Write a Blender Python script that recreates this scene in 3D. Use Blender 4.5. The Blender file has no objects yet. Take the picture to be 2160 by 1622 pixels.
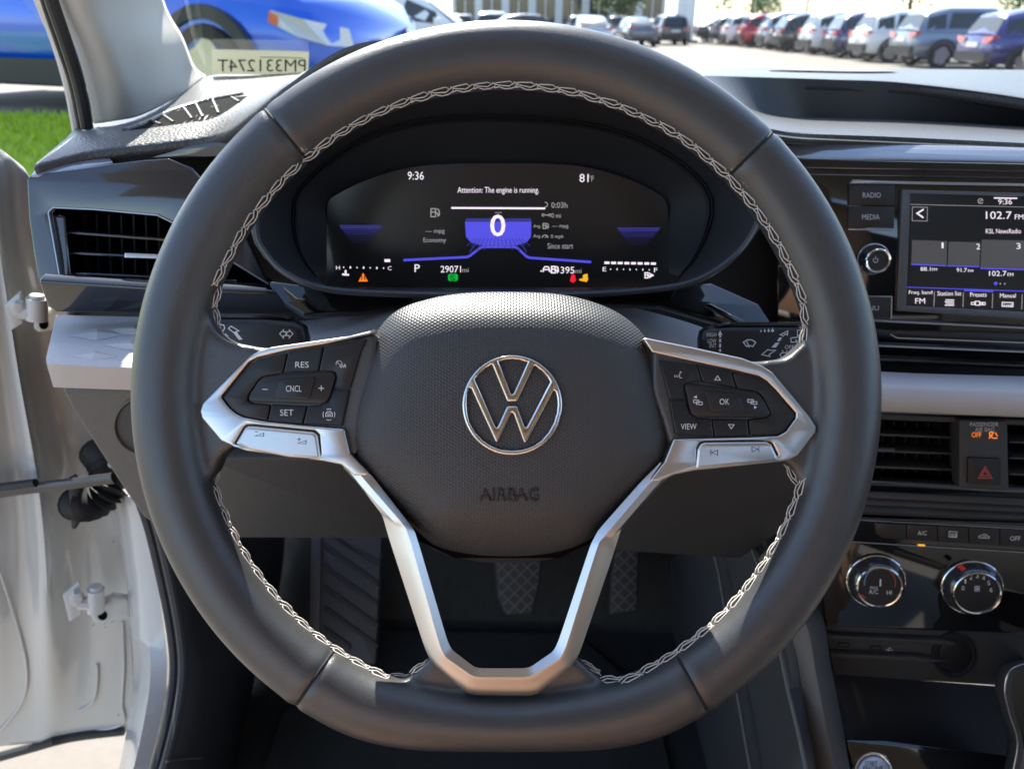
import bpy, bmesh, math, random
from mathutils import Vector, Matrix
from mathutils.bvhtree import BVHTree
random.seed(7)
SC = bpy.context.scene
COL = SC.collection
R_ = math.radians

# ------------------------------------------------------------------ camera
FPX, CX, CY = 1571.0, 1080.0, 811.0          # focal length and centre, in photograph pixels
PITCH, ROLL = R_(26.0), R_(0.6)
CAM = Vector((0.0, 0.0, 1.2))
_A = Vector((0, math.cos(PITCH), -math.sin(PITCH)))
_U = Vector((0, math.sin(PITCH), math.cos(PITCH)))
_R = Vector((1, 0, 0))
AX = _A
UX = _U*math.cos(ROLL) - _R*math.sin(ROLL)
RX = _R*math.cos(ROLL) + _U*math.sin(ROLL)
cd = bpy.data.cameras.new('camera')
cam = bpy.data.objects.new('camera', cd)
COL.objects.link(cam)
cam.matrix_world = Matrix(((RX.x, UX.x, -AX.x, CAM.x), (RX.y, UX.y, -AX.y, CAM.y), (RX.z, UX.z, -AX.z, CAM.z), (0, 0, 0, 1)))
cd.sensor_fit = 'HORIZONTAL'
cd.sensor_width = 36.0
cd.lens = 36.0*FPX/2160.0
cd.clip_start = 0.02
cd.clip_end = 900
cd.dof.use_dof = True
cd.dof.focus_distance = 0.42
cd.dof.aperture_fstop = 12.0
SC.camera = cam

# ------------------------------------------------------------------ sky, sun, exposure
SUN_EL, SUN_AZ = 47.0, -15.0                   # azimuth: degrees right of straight ahead
w = bpy.data.worlds.new('World'); SC.world = w; w.use_nodes = True
wn = w.node_tree.nodes; wl = w.node_tree.links
bg = wn['Background']; bg.inputs[1].default_value = 0.10
sky = wn.new('ShaderNodeTexSky'); sky.sky_type = 'NISHITA'; sky.sun_disc = False
sky.sun_elevation = R_(SUN_EL); sky.sun_rotation = R_(SUN_AZ)
sky.air_density = 1.0; sky.dust_density = 0.8; sky.ozone_density = 1.0
wl.new(sky.outputs[0], bg.inputs[0])
sd = bpy.data.lights.new('sun', 'SUN'); sd.energy = 4.0; sd.angle = R_(0.5); sd.color = (1.0, 0.95, 0.87)
sun = bpy.data.objects.new('sun', sd); COL.objects.link(sun)
_s = Vector((math.sin(R_(SUN_AZ))*math.cos(R_(SUN_EL)), math.cos(R_(SUN_AZ))*math.cos(R_(SUN_EL)), math.sin(R_(SUN_EL))))
sun.rotation_euler = _s.to_track_quat('Z', 'Y').to_euler()
sun.location = (5, 10, 12)
SC.view_settings.view_transform = 'Standard'
SC.view_settings.look = 'None'
SC.view_settings.exposure = 2.08
SC.view_settings.gamma = 1.0
SC.view_settings.use_curve_mapping = False
SC.render.engine = 'CYCLES'
SC.cycles.use_denoising = True
SC.cycles.max_bounces = 10
SC.cycles.transparent_max_bounces = 16
SC.cycles.sample_clamp_indirect = 6.0
SC.cycles.caustics_reflective = False
SC.cycles.caustics_refractive = False

# ------------------------------------------------------------------ pixel -> place
def ray(px, py):
    return RX*((px-CX)/FPX) - UX*((py-CY)/FPX) + AX
def at(px, py, d):
    return CAM + ray(px, py)*d
class Frame:
    """A plane in the car: origin where the pixel's ray reaches depth d; tilt back from the vertical, yaw towards the driver."""
    def __init__(s, px, py, d, tilt=0.0, yaw=0.0, axes=None):
        s.o = at(px, py, d)
        if axes:
            s.u, s.v, s.n = axes
        else:
            t, y = R_(tilt), R_(yaw)
            n = Vector((0, -math.cos(t), math.sin(t))); v = Vector((0, math.sin(t), math.cos(t))); u = Vector((1, 0, 0))
            m = Matrix.Rotation(-y, 3, 'Z')
            s.u, s.v, s.n = m @ u, m @ v, m @ n
    def uv(s, px, py, w=0.0):
        d = ray(px, py); o = s.o + s.n*w
        t = (o-CAM).dot(s.n)/d.dot(s.n)
        p = CAM + d*t - s.o
        return (p.dot(s.u), p.dot(s.v))
    def w3(s, u, v, w=0.0):
        return s.o + s.u*u + s.v*v + s.n*w
    def p(s, px, py, w=0.0):
        u, v = s.uv(px, py, w); return s.w3(u, v, w)
    def mat(s):
        return Matrix(((s.u.x, s.v.x, s.n.x, s.o.x), (s.u.y, s.v.y, s.n.y, s.o.y), (s.u.z, s.v.z, s.n.z, s.o.z), (0, 0, 0, 1)))
    def scale(s):                                # metres per photo pixel at the origin
        return (s.o-CAM).dot(AX)/FPX

# ------------------------------------------------------------------ materials
MATS = {}
def nmat(name, col=(0.5, 0.5, 0.5), rough=0.5, metal=0.0, coat=0.0, spec=0.5, bump=None, var=0.0, emit=None, estr=1.0, speck=None, sheen=0.0):
    if name in MATS: return MATS[name]
    m = bpy.data.materials.new(name); m.use_nodes = True
    nt = m.node_tree; N = nt.nodes; L = nt.links
    b = N['Principled BSDF']
    b.inputs['Base Color'].default_value = (*col, 1); b.inputs['Roughness'].default_value = rough
    b.inputs['Metallic'].default_value = metal; b.inputs['Coat Weight'].default_value = coat
    b.inputs['Coat Roughness'].default_value = 0.04
    b.inputs['Specular IOR Level'].default_value = spec
    if sheen:
        b.inputs['Sheen Weight'].default_value = sheen
    tc = N.new('ShaderNodeTexCoord')
    geo = N.new('ShaderNodeNewGeometry')
    P = geo.outputs['Position']
    if var:
        nz = N.new('ShaderNodeTexNoise'); nz.inputs['Scale'].default_value = 35; nz.inputs['Detail'].default_value = 6; L.new(P, nz.inputs['Vector'])
        mp = N.new('ShaderNodeMapRange'); mp.inputs[3].default_value = 1-var; mp.inputs[4].default_value = 1+var; L.new(nz.outputs[0], mp.inputs[0])
        mx = N.new('ShaderNodeMix'); mx.data_type = 'RGBA'; mx.blend_type = 'MULTIPLY'; mx.inputs[0].default_value = 1
        mx.inputs[6].default_value = (*col, 1); L.new(mp.outputs[0], mx.inputs[7]); L.new(mx.outputs[2], b.inputs['Base Color'])
        nz2 = N.new('ShaderNodeTexNoise'); nz2.inputs['Scale'].default_value = 90; nz2.inputs['Detail'].default_value = 8; L.new(P, nz2.inputs['Vector'])
        mp2 = N.new('ShaderNodeMapRange'); mp2.inputs[3].default_value = rough*(1-var); mp2.inputs[4].default_value = min(1, rough*(1+var)); L.new(nz2.outputs[0], mp2.inputs[0])
        L.new(mp2.outputs[0], b.inputs['Roughness'])
    if speck:                                   # dust: small pale grains
        sc_, amt, scol = speck
        vo = N.new('ShaderNodeTexVoronoi'); vo.inputs['Scale'].default_value = sc_; L.new(P, vo.inputs['Vector'])
        lt = N.new('ShaderNodeMath'); lt.operation = 'LESS_THAN'; lt.inputs[1].default_value = amt; L.new(vo.outputs['Distance'], lt.inputs[0])
        mx = N.new('ShaderNodeMix'); mx.data_type = 'RGBA'; mx.inputs[6].default_value = (*col, 1); mx.inputs[7].default_value = (*scol, 1)
        L.new(lt.outputs[0], mx.inputs[0]); L.new(mx.outputs[2], b.inputs['Base Color'])
    if bump:
        kind, sc_, st = bump
        if kind == 'noise':
            t = N.new('ShaderNodeTexNoise'); t.inputs['Scale'].default_value = sc_; t.inputs['Detail'].default_value = 3; h = t.outputs[0]; L.new(P, t.inputs['Vector'])
        elif kind == 'cells':
            t = N.new('ShaderNodeTexVoronoi'); t.inputs['Scale'].default_value = sc_; t.feature = 'SMOOTH_F1'; h = t.outputs['Distance']; L.new(P, t.inputs['Vector'])
        elif kind in ('dots', 'weave'):         # regular raised dots in the wheel's own plane / woven cloth
            t = None
            acc = None
            dirs = [(RX, 0), (RX*0.5+UX*0.866, 0), (RX*-0.5+UX*0.866, 0)] if kind == 'dots' else [(Vector((1, 0.2, 0.1)), 0), (Vector((0.1, 0.35, -1)), 0)]
            for dv, _ in dirs:
                dt = N.new('ShaderNodeVectorMath'); dt.operation = 'DOT_PRODUCT'; L.new(P, dt.inputs[0]); dt.inputs[1].default_value = dv*sc_
                c = N.new('ShaderNodeMath'); c.operation = 'COSINE'; L.new(dt.outputs['Value'], c.inputs[0])
                if acc is None: acc = c.outputs[0]
                else:
                    a_ = N.new('ShaderNodeMath'); a_.operation = 'ADD'; L.new(acc, a_.inputs[0]); L.new(c.outputs[0], a_.inputs[1]); acc = a_.outputs[0]
            h = acc
        bp = N.new('ShaderNodeBump'); bp.inputs['Strength'].default_value = st; bp.inputs['Distance'].default_value = 0.0006
        L.new(h, bp.inputs['Height']); L.new(bp.outputs[0], b.inputs['Normal'])
    if emit:
        b.inputs['Emission Color'].default_value = (*emit, 1); b.inputs['Emission Strength'].default_value = estr
    MATS[name] = m
    return m

M = {}
M['leather'] = nmat('black_leather', (0.045, 0.045, 0.047), 0.34, spec=0.8, bump=('noise', 1700, 0.28), var=0.16)
M['thread'] = nmat('pale_thread', (0.62, 0.58, 0.53), 0.7)
M['seam'] = nmat('seam_black', (0.006, 0.006, 0.006), 0.8)
M['airbag'] = nmat('dotted_vinyl', (0.050, 0.050, 0.052), 0.44, bump=('dots', 4300, 0.22))
M['emboss'] = nmat('embossed_vinyl', (0.022, 0.022, 0.023), 0.5)
M['chrome'] = nmat('chrome', (0.78, 0.77, 0.75), 0.06, metal=1)
M['satin'] = nmat('satin_silver', (0.66, 0.64, 0.62), 0.30, metal=1, bump=('noise', 5000, 0.03))
M['button'] = nmat('button_black', (0.016, 0.016, 0.017), 0.38, bump=('noise', 4000, 0.06))
M['gap'] = nmat('gap_black', (0.004, 0.004, 0.004), 0.9, spec=0.05)
M['print'] = nmat('white_print', (0.72, 0.72, 0.75), 0.5)
M['printdim'] = nmat('grey_print', (0.55, 0.56, 0.58), 0.5)
M['printdark'] = nmat('dark_print', (0.05, 0.045, 0.04), 0.5)
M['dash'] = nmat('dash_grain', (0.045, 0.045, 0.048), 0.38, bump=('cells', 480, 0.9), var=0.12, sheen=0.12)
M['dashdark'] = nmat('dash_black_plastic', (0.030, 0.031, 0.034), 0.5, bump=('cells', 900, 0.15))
M['piano'] = nmat('gloss_black', (0.006, 0.006, 0.007), 0.05, coat=1.0)
M['pianoblue'] = nmat('gloss_panel', (0.035, 0.037, 0.045), 0.10, coat=1.0)
M['skysilver'] = nmat('silver_sky_gloss', (0.40, 0.42, 0.47), 0.12, metal=0.5, coat=1.0)  # pale base paints sky reflected in the dark trim bar; silver strips share it
M['lightgrey'] = nmat('light_grey_grain', (0.52, 0.50, 0.50), 0.55, bump=('cells', 700, 0.18), var=0.05)
M['taupe'] = nmat('taupe_grain', (0.115, 0.108, 0.10), 0.6, bump=('cells', 600, 0.3), var=0.08)
M['kick'] = nmat('dark_trim', (0.045, 0.045, 0.046), 0.55, bump=('cells', 700, 0.2))
M['carpet'] = nmat('carpet', (0.018, 0.019, 0.018), 0.95, bump=('noise', 700, 0.8), var=0.3)
M['black'] = nmat('matte_black', (0.008, 0.008, 0.009), 0.7)
M['pedal'] = nmat('pedal_rubber', (0.024, 0.024, 0.024), 0.6)
M['pedalgroove'] = nmat('pedal_ridge', (0.085, 0.085, 0.085), 0.55)
M['rubber'] = nmat('rubber', (0.02, 0.02, 0.021), 0.55, var=0.15)
M['white'] = nmat('white_paint', (0.58, 0.58, 0.565), 0.22, coat=0.6)
M['pillar'] = nmat('pillar_cloth', (0.52, 0.495, 0.45), 0.9, bump=('noise', 1500, 0.5), var=0.06)
M['dirt'] = nmat('dirt', (0.16, 0.10, 0.05), 0.9)
M['steel'] = nmat('worn_steel', (0.10, 0.10, 0.105), 0.4, metal=0.8, var=0.3)
M['paper'] = nmat('sticker_paper', (0.66, 0.68, 0.58), 0.7)
M['ink'] = nmat('sticker_ink', (0.03, 0.03, 0.03), 0.7)
M['e_white'] = nmat('screen_white', (0.0, 0.0, 0.0), 0.5, emit=(0.80, 0.72, 0.82), estr=0.3)
M['e_dim'] = nmat('screen_grey', (0.0, 0.0, 0.0), 0.5, emit=(0.55, 0.52, 0.55), estr=0.15)
M['e_blue'] = nmat('screen_blue', (0.0, 0.0, 0.0), 0.5, emit=(0.07, 0.065, 0.62), estr=0.3)
M['e_bluedim'] = nmat('screen_blue_dim', (0.0, 0.0, 0.0), 0.5, emit=(0.05, 0.05, 0.36), estr=0.16)
M['e_orange'] = nmat('lamp_orange', (0.0, 0.0, 0.0), 0.5, emit=(1.0, 0.22, 0.02), estr=0.27)
M['e_amber'] = nmat('lamp_amber', (0.0, 0.0, 0.0), 0.5, emit=(0.9, 0.42, 0.02), estr=0.27)
M['e_green'] = nmat('lamp_green', (0.0, 0.0, 0.0), 0.5, emit=(0.0, 0.45, 0.04), estr=0.26)
M['e_red'] = nmat('lamp_red', (0.0, 0.0, 0.0), 0.5, emit=(0.8, 0.01, 0.03), estr=0.28)
M['e_tile'] = nmat('screen_tile', (0.0, 0.0, 0.0), 0.5, emit=(0.07, 0.07, 0.075), estr=0.22)
M['e_b2'] = nmat('screen_blue_faint', (0.0, 0.0, 0.0), 0.5, emit=(0.05, 0.05, 0.36), estr=0.08)
M['e_b3'] = nmat('screen_blue_trace', (0.0, 0.0, 0.0), 0.5, emit=(0.05, 0.05, 0.3), estr=0.035)
M['screen'] = nmat('screen_glass', (0.026, 0.025, 0.024), 0.22)
M['red'] = nmat('red_plastic', (0.55, 0.03, 0.03), 0.35)
M['redprint'] = nmat('red_print', (0.45, 0.07, 0.07), 0.5)
M['blueprint'] = nmat('blue_print', (0.12, 0.22, 0.36), 0.5)

# ------------------------------------------------------------------ objects
WLOC = {}
def empty(name, loc, label, cat, group=None):
    o = bpy.data.objects.new(name, None); COL.objects.link(o)
    o.location = loc; o.empty_display_size = 0.05
    o['label'] = label; o['category'] = cat
    if group: o['group'] = group
    WLOC[o] = Vector(loc)
    return o
def link(name, me, mat, parent=None, smooth=True, angle=35, label=None, kind=None, cat=None, group=None, center=True):
    """mesh in world coordinates -> object with its origin at its middle, parented without moving"""
    if me.users == 0 and center and len(me.vertices):
        lo = Vector((1e9,)*3); hi = Vector((-1e9,)*3)
        for v in me.vertices:
            for k in range(3):
                lo[k] = min(lo[k], v.co[k]); hi[k] = max(hi[k], v.co[k])
        c = (lo+hi)/2
        me.transform(Matrix.Translation(-c))
    else: c = Vector((0, 0, 0))
    o = bpy.data.objects.new(name, me); COL.objects.link(o)
    if mat is not None:
        me.materials.clear(); me.materials.append(mat)
    if smooth:
        me.polygons.foreach_set('use_smooth', [True]*len(me.polygons))
        if angle < 180: me.set_sharp_from_angle(angle=R_(angle))
    WLOC[o] = c
    if parent is not None:
        o.parent = parent; o.location = c - WLOC[parent]
    else: o.location = c
    if label: o['label'] = label
    if kind: o['kind'] = kind
    if cat: o['category'] = cat
    if group: o['group'] = group
    return o
def mesh(verts, faces):
    me = bpy.data.meshes.new('m'); me.from_pydata([tuple(v) for v in verts], [], faces); me.validate(); me.update(); return me
def bevel(o, wd, seg=2, ang=30):
    m = o.modifiers.new('bevel', 'BEVEL'); m.width = wd; m.segments = seg; m.limit_method = 'ANGLE'; m.angle_limit = R_(ang); m.harden_normals = False
    return o
def solid(o, t, off=-1):
    m = o.modifiers.new('thick', 'SOLIDIFY'); m.thickness = t; m.offset = off; return o
def subsurf(o, n):
    m = o.modifiers.new('sub', 'SUBSURF'); m.levels = n; m.render_levels = n; return o

def fillet(pts, r, n=4):
    """closed outline with rounded corners; r in the same unit, or per point as third value"""
    out = []; N = len(pts)
    for i in range(N):
        p = Vector(pts[i][:2]); a = Vector(pts[i-1][:2]); b = Vector(pts[(i+1) % N][:2])
        rr = pts[i][2] if len(pts[i]) > 2 else r
        da, db = a-p, b-p
        la, lb = da.length, db.length
        if rr <= 0 or la < 1e-9 or lb < 1e-9: out.append((p.x, p.y)); continue
        da /= la; db /= lb
        cosang = max(-1, min(1, da.dot(db))); ang = math.acos(cosang)
        if ang > 3.05: out.append((p.x, p.y)); continue
        t = min(rr/math.tan(ang/2), la*0.48, lb*0.48)
        p0, p1 = p+da*t, p+db*t
        for k in range(n+1):
            s = k/n; q = p0*(1-s)**2 + p*2*s*(1-s) + p1*s*s
            out.append((q.x, q.y))
    return out
def smooth(pts, n=4, closed=True):
    """Catmull-Rom through the points (any dimension)"""
    P = [Vector(p) for p in pts]; N = len(P); out = []
    rng = range(N) if closed else range(N-1)
    for i in rng:
        if closed: a, b, c, d = P[i-1], P[i], P[(i+1) % N], P[(i+2) % N]
        else: a, b, c, d = P[max(i-1, 0)], P[i], P[i+1], P[min(i+2, N-1)]
        for k in range(n):
            t = k/n
            out.append(0.5*((2*b) + (c-a)*t + (2*a-5*b+4*c-d)*t*t + (3*b-a-3*c+d)*t**3))
    if not closed: out.append(P[-1].copy())
    return out

def plate(name, F, outlines, wf, th, mat, parent=None, bev=0.0, seg=2, **kw):
    """slab with holes: outlines in photo pixels (first is the rim, others holes), front face at height wf over the frame, thickness th"""
    if not isinstance(outlines[0][0], (tuple, list, Vector)): outlines = [outlines]
    cu = bpy.data.curves.new('c', 'CURVE'); cu.dimensions = '2D'; cu.fill_mode = 'BOTH'
    bev = min(bev, th/2.02)
    cu.extrude = max(th/2 - bev, 1e-5); cu.bevel_depth = bev; cu.bevel_resolution = seg-1 if bev else 0; cu.offset = -bev
    for ol in outlines:
        sp = cu.splines.new('POLY'); sp.points.add(len(ol)-1)
        for q, p in zip(sp.points, ol):
            u, v = F.uv(p[0], p[1], wf); q.co = (u, v, 0, 1)
        sp.use_cyclic_u = True
    ob = bpy.data.objects.new('c', cu); COL.objects.link(ob)
    dg = bpy.context.evaluated_depsgraph_get()
    me = bpy.data.meshes.new_from_object(ob.evaluated_get(dg))
    bpy.data.objects.remove(ob); bpy.data.curves.remove(cu)
    bmx = bmesh.new(); bmx.from_mesh(me); bmesh.ops.remove_doubles(bmx, verts=bmx.verts, dist=1e-6)
    bmesh.ops.recalc_face_normals(bmx, faces=bmx.faces); bmx.to_mesh(me); bmx.free()
    me.transform(F.mat() @ Matrix.Translation((0, 0, wf-th/2)))
    return link(name, me, mat, parent, **kw)

def text(s, F, cx, cy, wd, ht, wf, mat, parent, name='lettering', mirror=False, bold=0.0, th=0.0, rot=0.0, shear=0.0):
    """lettering fitted into a box of wd x ht photo pixels round cx, cy"""
    cu = bpy.data.curves.new('t', 'FONT'); cu.body = s; cu.resolution_u = 3; cu.offset = bold; cu.extrude = th; cu.shear = shear
    ob = bpy.data.objects.new('t', cu); COL.objects.link(ob)
    dg = bpy.context.evaluated_depsgraph_get()
    me = bpy.data.meshes.new_from_object(ob.evaluated_get(dg))
    bpy.data.objects.remove(ob); bpy.data.curves.remove(cu)
    xs = [v.co.x for v in me.vertices]; ys = [v.co.y for v in me.vertices]
    x0, x1, y0, y1 = min(xs), max(xs), min(ys), max(ys)
    c, sn = math.cos(rot), math.sin(rot)
    for v in me.vertices:
        a = ((v.co.x-x0)/(x1-x0)-0.5)*wd*(-1 if mirror else 1); b = -((v.co.y-y0)/(y1-y0)-0.5)*ht
        u, vv = F.uv(cx + a*c - b*sn, cy + a*sn + b*c, wf)
        v.co = F.w3(u, vv, wf + v.co.z)
    return link(name, me, mat, parent, smooth=False)

def strokes(name, F, lines, wpx, wf, mat, parent, closed=False, fill=None):
    """printed line work: ribbons of wpx photo pixels along pixel polylines; fill = list of filled outlines"""
    V = []; Fc = []
    for ln in lines:
        cl = closed or (len(ln) > 2 and tuple(ln[0]) == tuple(ln[-1]))
        pts = [Vector(p) for p in ln]
        if cl and (pts[0]-pts[-1]).length < 1e-6: pts = pts[:-1]
        n = len(pts); base = len(V)
        for i in range(n):
            a = pts[i-1] if (i > 0 or cl) else None; b = pts[(i+1) % n] if (i < n-1 or cl) else None
            d0 = (pts[i]-a).normalized() if a is not None and (pts[i]-a).length > 0 else None
            d1 = (b-pts[i]).normalized() if b is not None and (b-pts[i]).length > 0 else None
            if d0 is None: d0 = d1
            if d1 is None: d1 = d0
            t = (d0+d1); t = t.normalized() if t.length > 1e-6 else d0
            nn = Vector((-t.y, t.x)); k = 1/max(0.35, nn.dot(Vector((-d0.y, d0.x))))
            for sgn in (-1, 1):
                q = pts[i] + nn*(wpx/2*k*sgn); V.append(F.p(q.x, q.y, wf))
        for i in range(n if cl else n-1):
            j = (i+1) % n
            Fc.append((base+2*i, base+2*i+1, base+2*j+1, base+2*j))
    for ol in (fill or []):
        base = len(V)
        for p in ol: V.append(F.p(p[0], p[1], wf))
        Fc.append(tuple(range(base, base+len(ol))))
    me = mesh(V, Fc)
    # face the reader
    bmx = bmesh.new(); bmx.from_mesh(me)
    for f in bmx.faces:
        if f.normal.dot(F.n) < 0: f.normal_flip()
    bmx.to_mesh(me); bmx.free()
    return link(name, me, mat, parent, smooth=False)

def circ(cx, cy, r, n=32, ry=None, a0=0.0, a1=2*math.pi):
    ry = ry or r
    full = abs(a1-a0-2*math.pi) < 1e-6
    m = n if full else n+1
    return [(cx + r*math.cos(a0+(a1-a0)*i/n), cy - ry*math.sin(a0+(a1-a0)*i/n)) for i in range(m)]

def tube_mesh(path, rad, n=8, closed=False, cap=True, flat=None):
    """sweep; rad a number or list; flat = (ratio, up vector) squashes the section"""
    P = [Vector(p) for p in path]; N = len(P); V = []; Fc = []
    up = flat[1] if flat else None; prev = None
    for i in range(N):
        a = P[i-1] if (i > 0 or closed) else P[i]; b = P[(i+1) % N] if (i < N-1 or closed) else P[i]
        t = (b-a).normalized()
        if up is not None: s = t.cross(up).normalized()
        elif prev is None:
            s = t.cross(Vector((0, 0, 1)) if abs(t.z) < 0.9 else Vector((1, 0, 0))).normalized()
        else: s = (prev - t*prev.dot(t)).normalized()
        prev = s; q = s.cross(t).normalized()
        r = rad[i] if isinstance(rad, (list, tuple)) else rad
        k = flat[0] if flat else 1.0
        for j in range(n):
            an = 2*math.pi*j/n
            V.append(P[i] + s*(r*math.cos(an)) + q*(r*k*math.sin(an)))
    for i in range(N if closed else N-1):
        i2 = (i+1) % N
        for j in range(n):
            j2 = (j+1) % n
            Fc.append((i*n+j, i*n+j2, i2*n+j2, i2*n+j))
    if not closed and cap:
        Fc.append(tuple(range(n-1, -1, -1))); Fc.append(tuple((N-1)*n+j for j in range(n)))
    return V, Fc
def tube(name, path, rad, mat, parent=None, n=8, closed=False, flat=None, **kw):
    V, Fc = tube_mesh(path, rad, n, closed, True, flat); me = mesh(V, Fc)
    bmx = bmesh.new(); bmx.from_mesh(me); bmesh.ops.recalc_face_normals(bmx, faces=bmx.faces); bmx.to_mesh(me); bmx.free()
    return link(name, me, mat, parent, **kw)
def loft(name, rows, mat, parent=None, closed_u=False, flip=False, capends=False, **kw):
    """skin over rows of points (all the same length)"""
    V = [p for r in rows for p in r]; n = len(rows[0]); Fc = []
    for i in range(len(rows)-1):
        for j in range(n if closed_u else n-1):
            j2 = (j+1) % n
            f = (i*n+j, i*n+j2, (i+1)*n+j2, (i+1)*n+j)
            Fc.append(f[::-1] if flip else f)
    if capends:
        Fc.append(tuple(range(n))); Fc.append(tuple((len(rows)-1)*n+j for j in range(n-1, -1, -1)))
    me = mesh(V, Fc)
    return link(name, me, mat, parent, **kw)
def toward_cam(o):
    """flip a sheet so that its normals face the driver"""
    me = o.data; c = WLOC[o]; s = 0
    for p in me.polygons: s += p.area*p.normal.dot(CAM-(p.center+c))
    if s < 0: me.flip_normals()
    return o
def box(name, F, x0, y0, x1, y1, wf, th, mat, parent=None, bev=0.001, r=0, **kw):
    pts = [(x0, y0), (x1, y0), (x1, y1), (x0, y1)]
    return plate(name, F, fillet(pts, r) if r else pts, wf, th, mat, parent, bev=bev, **kw)

# ================================================================== steering wheel
DW = 0.375
W = Frame(CX, CY, DW, axes=(RX, UX, -AX))
S = DW/FPX
WC = (1068.0, 834.0)
wheel = empty('steering_wheel', W.p(*WC, -0.03), 'black leather flat-bottomed steering wheel with pale cross stitching and round chrome emblem', 'steering wheel')
def rim_r(th):
    """outer and inner radius of the rim in pixels; th from straight up, clockwise"""
    a = abs(math.degrees(th) - 180.0)            # degrees from the bottom
    def sstep(x): x = max(0.0, min(1.0, x)); return x*x*(3-2*x)
    ro = 741.0 + 42.0*sstep((a-1.0)/27.0)
    ri = 646.0 - 16.0*(1-sstep((a-8)/22.0))
    return ro, ri
NR = 200; NS = 20
V = []; Fc = []
for i in range(NR):
    th = 2*math.pi*i/NR; ro, ri = rim_r(th)
    rc, hw = (ro+ri)/2, (ro-ri)/2
    # grip swellings near ten and two
    sw = 1 + 0.06*math.exp(-((abs(th-math.pi)-R_(118))/R_(9))**2)
    for j in range(NS):
        a = 2*math.pi*j/NS; ca, sa = math.cos(a), math.sin(a)
        ce = math.copysign(abs(ca)**0.92, ca); se = math.copysign(abs(sa)**0.92, sa)
        r = rc + hw*ce*(sw if ce < 0 else 1); w_ = 0.0152*se + 0.001
        px, py = WC[0] + r*math.sin(th), WC[1] - r*math.cos(th)
        V.append(W.w3((px-CX)*S, -(py-CY)*S, w_))
for i in range(NR):
    for j in range(NS):
        i2, j2 = (i+1) % NR, (j+1) % NS
        Fc.append((i*NS+j, i*NS+j2, i2*NS+j2, i2*NS+j))
def add_slab(pts, w0, w1):
    b = len(V); n = len(pts)
    for wz in (w0, w1):
        for p in pts: V.append(W.w3((p[0]-CX)*S, -(p[1]-CY)*S, wz))
    Fc.append(tuple(b+n+i for i in range(n))); Fc.append(tuple(b+i for i in range(n-1, -1, -1)))
    for i in range(n):
        j = (i+1) % n; Fc.append((b+i, b+j, b+n+j, b+n+i))
webL = [(380, 640), (448, 668), (458, 700), (490, 722), (560, 735), (650, 724), (800, 704), (800, 800), (760, 960), (690, 962), (505, 936), (470, 962), (455, 1000), (395, 1040)]
webR = [(1760, 660), (1702, 680), (1694, 722), (1655, 757), (1590, 764), (1500, 744), (1370, 716), (1370, 820), (1420, 970), (1480, 982), (1640, 968), (1668, 985), (1682, 1020), (1740, 1060)]
add_slab(webL, -0.010, 0.004); add_slab(webR[::-1], -0.010, 0.004)
webB = [(800, 1480), (850, 1440), (885, 1412), (912, 1384), (985, 1425), (1130, 1425), (1212, 1384), (1240, 1412), (1275, 1440), (1330, 1480), (1180, 1530), (950, 1530)]
add_slab(webB, -0.010, 0.001)
me = mesh(V, Fc)
tmp = bpy.data.objects.new('t', me); COL.objects.link(tmp)
rm = tmp.modifiers.new('r', 'REMESH'); rm.mode = 'VOXEL'; rm.voxel_size = 0.0014
sm = tmp.modifiers.new('s', 'SMOOTH'); sm.factor = 0.5; sm.iterations = 26
dg = bpy.context.evaluated_depsgraph_get()
me2 = bpy.data.meshes.new_from_object(tmp.evaluated_get(dg))
bpy.data.objects.remove(tmp); bpy.data.meshes.remove(me)
SEAMS = ((560, 232, 648, 338), (1628, 282, 1543, 366), (626, 1484, 702, 1374), (1493, 1500, 1430, 1388))
UVS = [(v.index, v.normal.copy(), Vector(((v.co-W.o).dot(W.u), (v.co-W.o).dot(W.v)))) for v in me2.vertices]; MV = me2.vertices
for (x0, y0, x1, y1) in SEAMS:                     # the leather pulls in along each seam and puffs up beside it
    a_ = Vector(((x0-CX)*S, -(y0-CY)*S)); b_ = Vector(((x1-CX)*S, -(y1-CY)*S)); t_ = (b_-a_).normalized(); n_ = Vector((-t_.y, t_.x)); mid_ = (a_+b_)/2
    for vi, vn, q0 in UVS:
        q = q0 - mid_
        if abs(q.x) < .04 and abs(q.y) < .04 and abs(q.dot(t_)) < .03:
            d = q.dot(n_)
            if abs(d) < .02: MV[vi].co += vn*(-0.0007*math.exp(-(d/.0016)**2) + 0.00018*math.exp(-((abs(d)-.005)/.003)**2))
me2.update()
BV = BVHTree.FromPolygons([v.co.copy() for v in me2.vertices], [tuple(p.vertices) for p in me2.polygons])
leather = link('leather_rim', me2, M['leather'], wheel, angle=180, label='black leather grip with seams and pale zigzag stitching')
def onrim(px, py, dw=0.0):
    loc, nor, idx, dist = BV.ray_cast(CAM, ray(px, py).normalized())
    return (loc + nor*dw, nor) if loc is not None else (None, None)
# seams across the rim: sunk cords
for (x0, y0, x1, y1) in SEAMS:
    path = []
    for k in range(25):
        t = k/24; q, nn = onrim(x0+(x1-x0)*t, y0+(y1-y0)*t, 0.0001)
        if q is not None: path.append(q)
    if len(path) > 4: tube('seam', path, 0.00075, M['seam'], leather, n=6)
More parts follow.
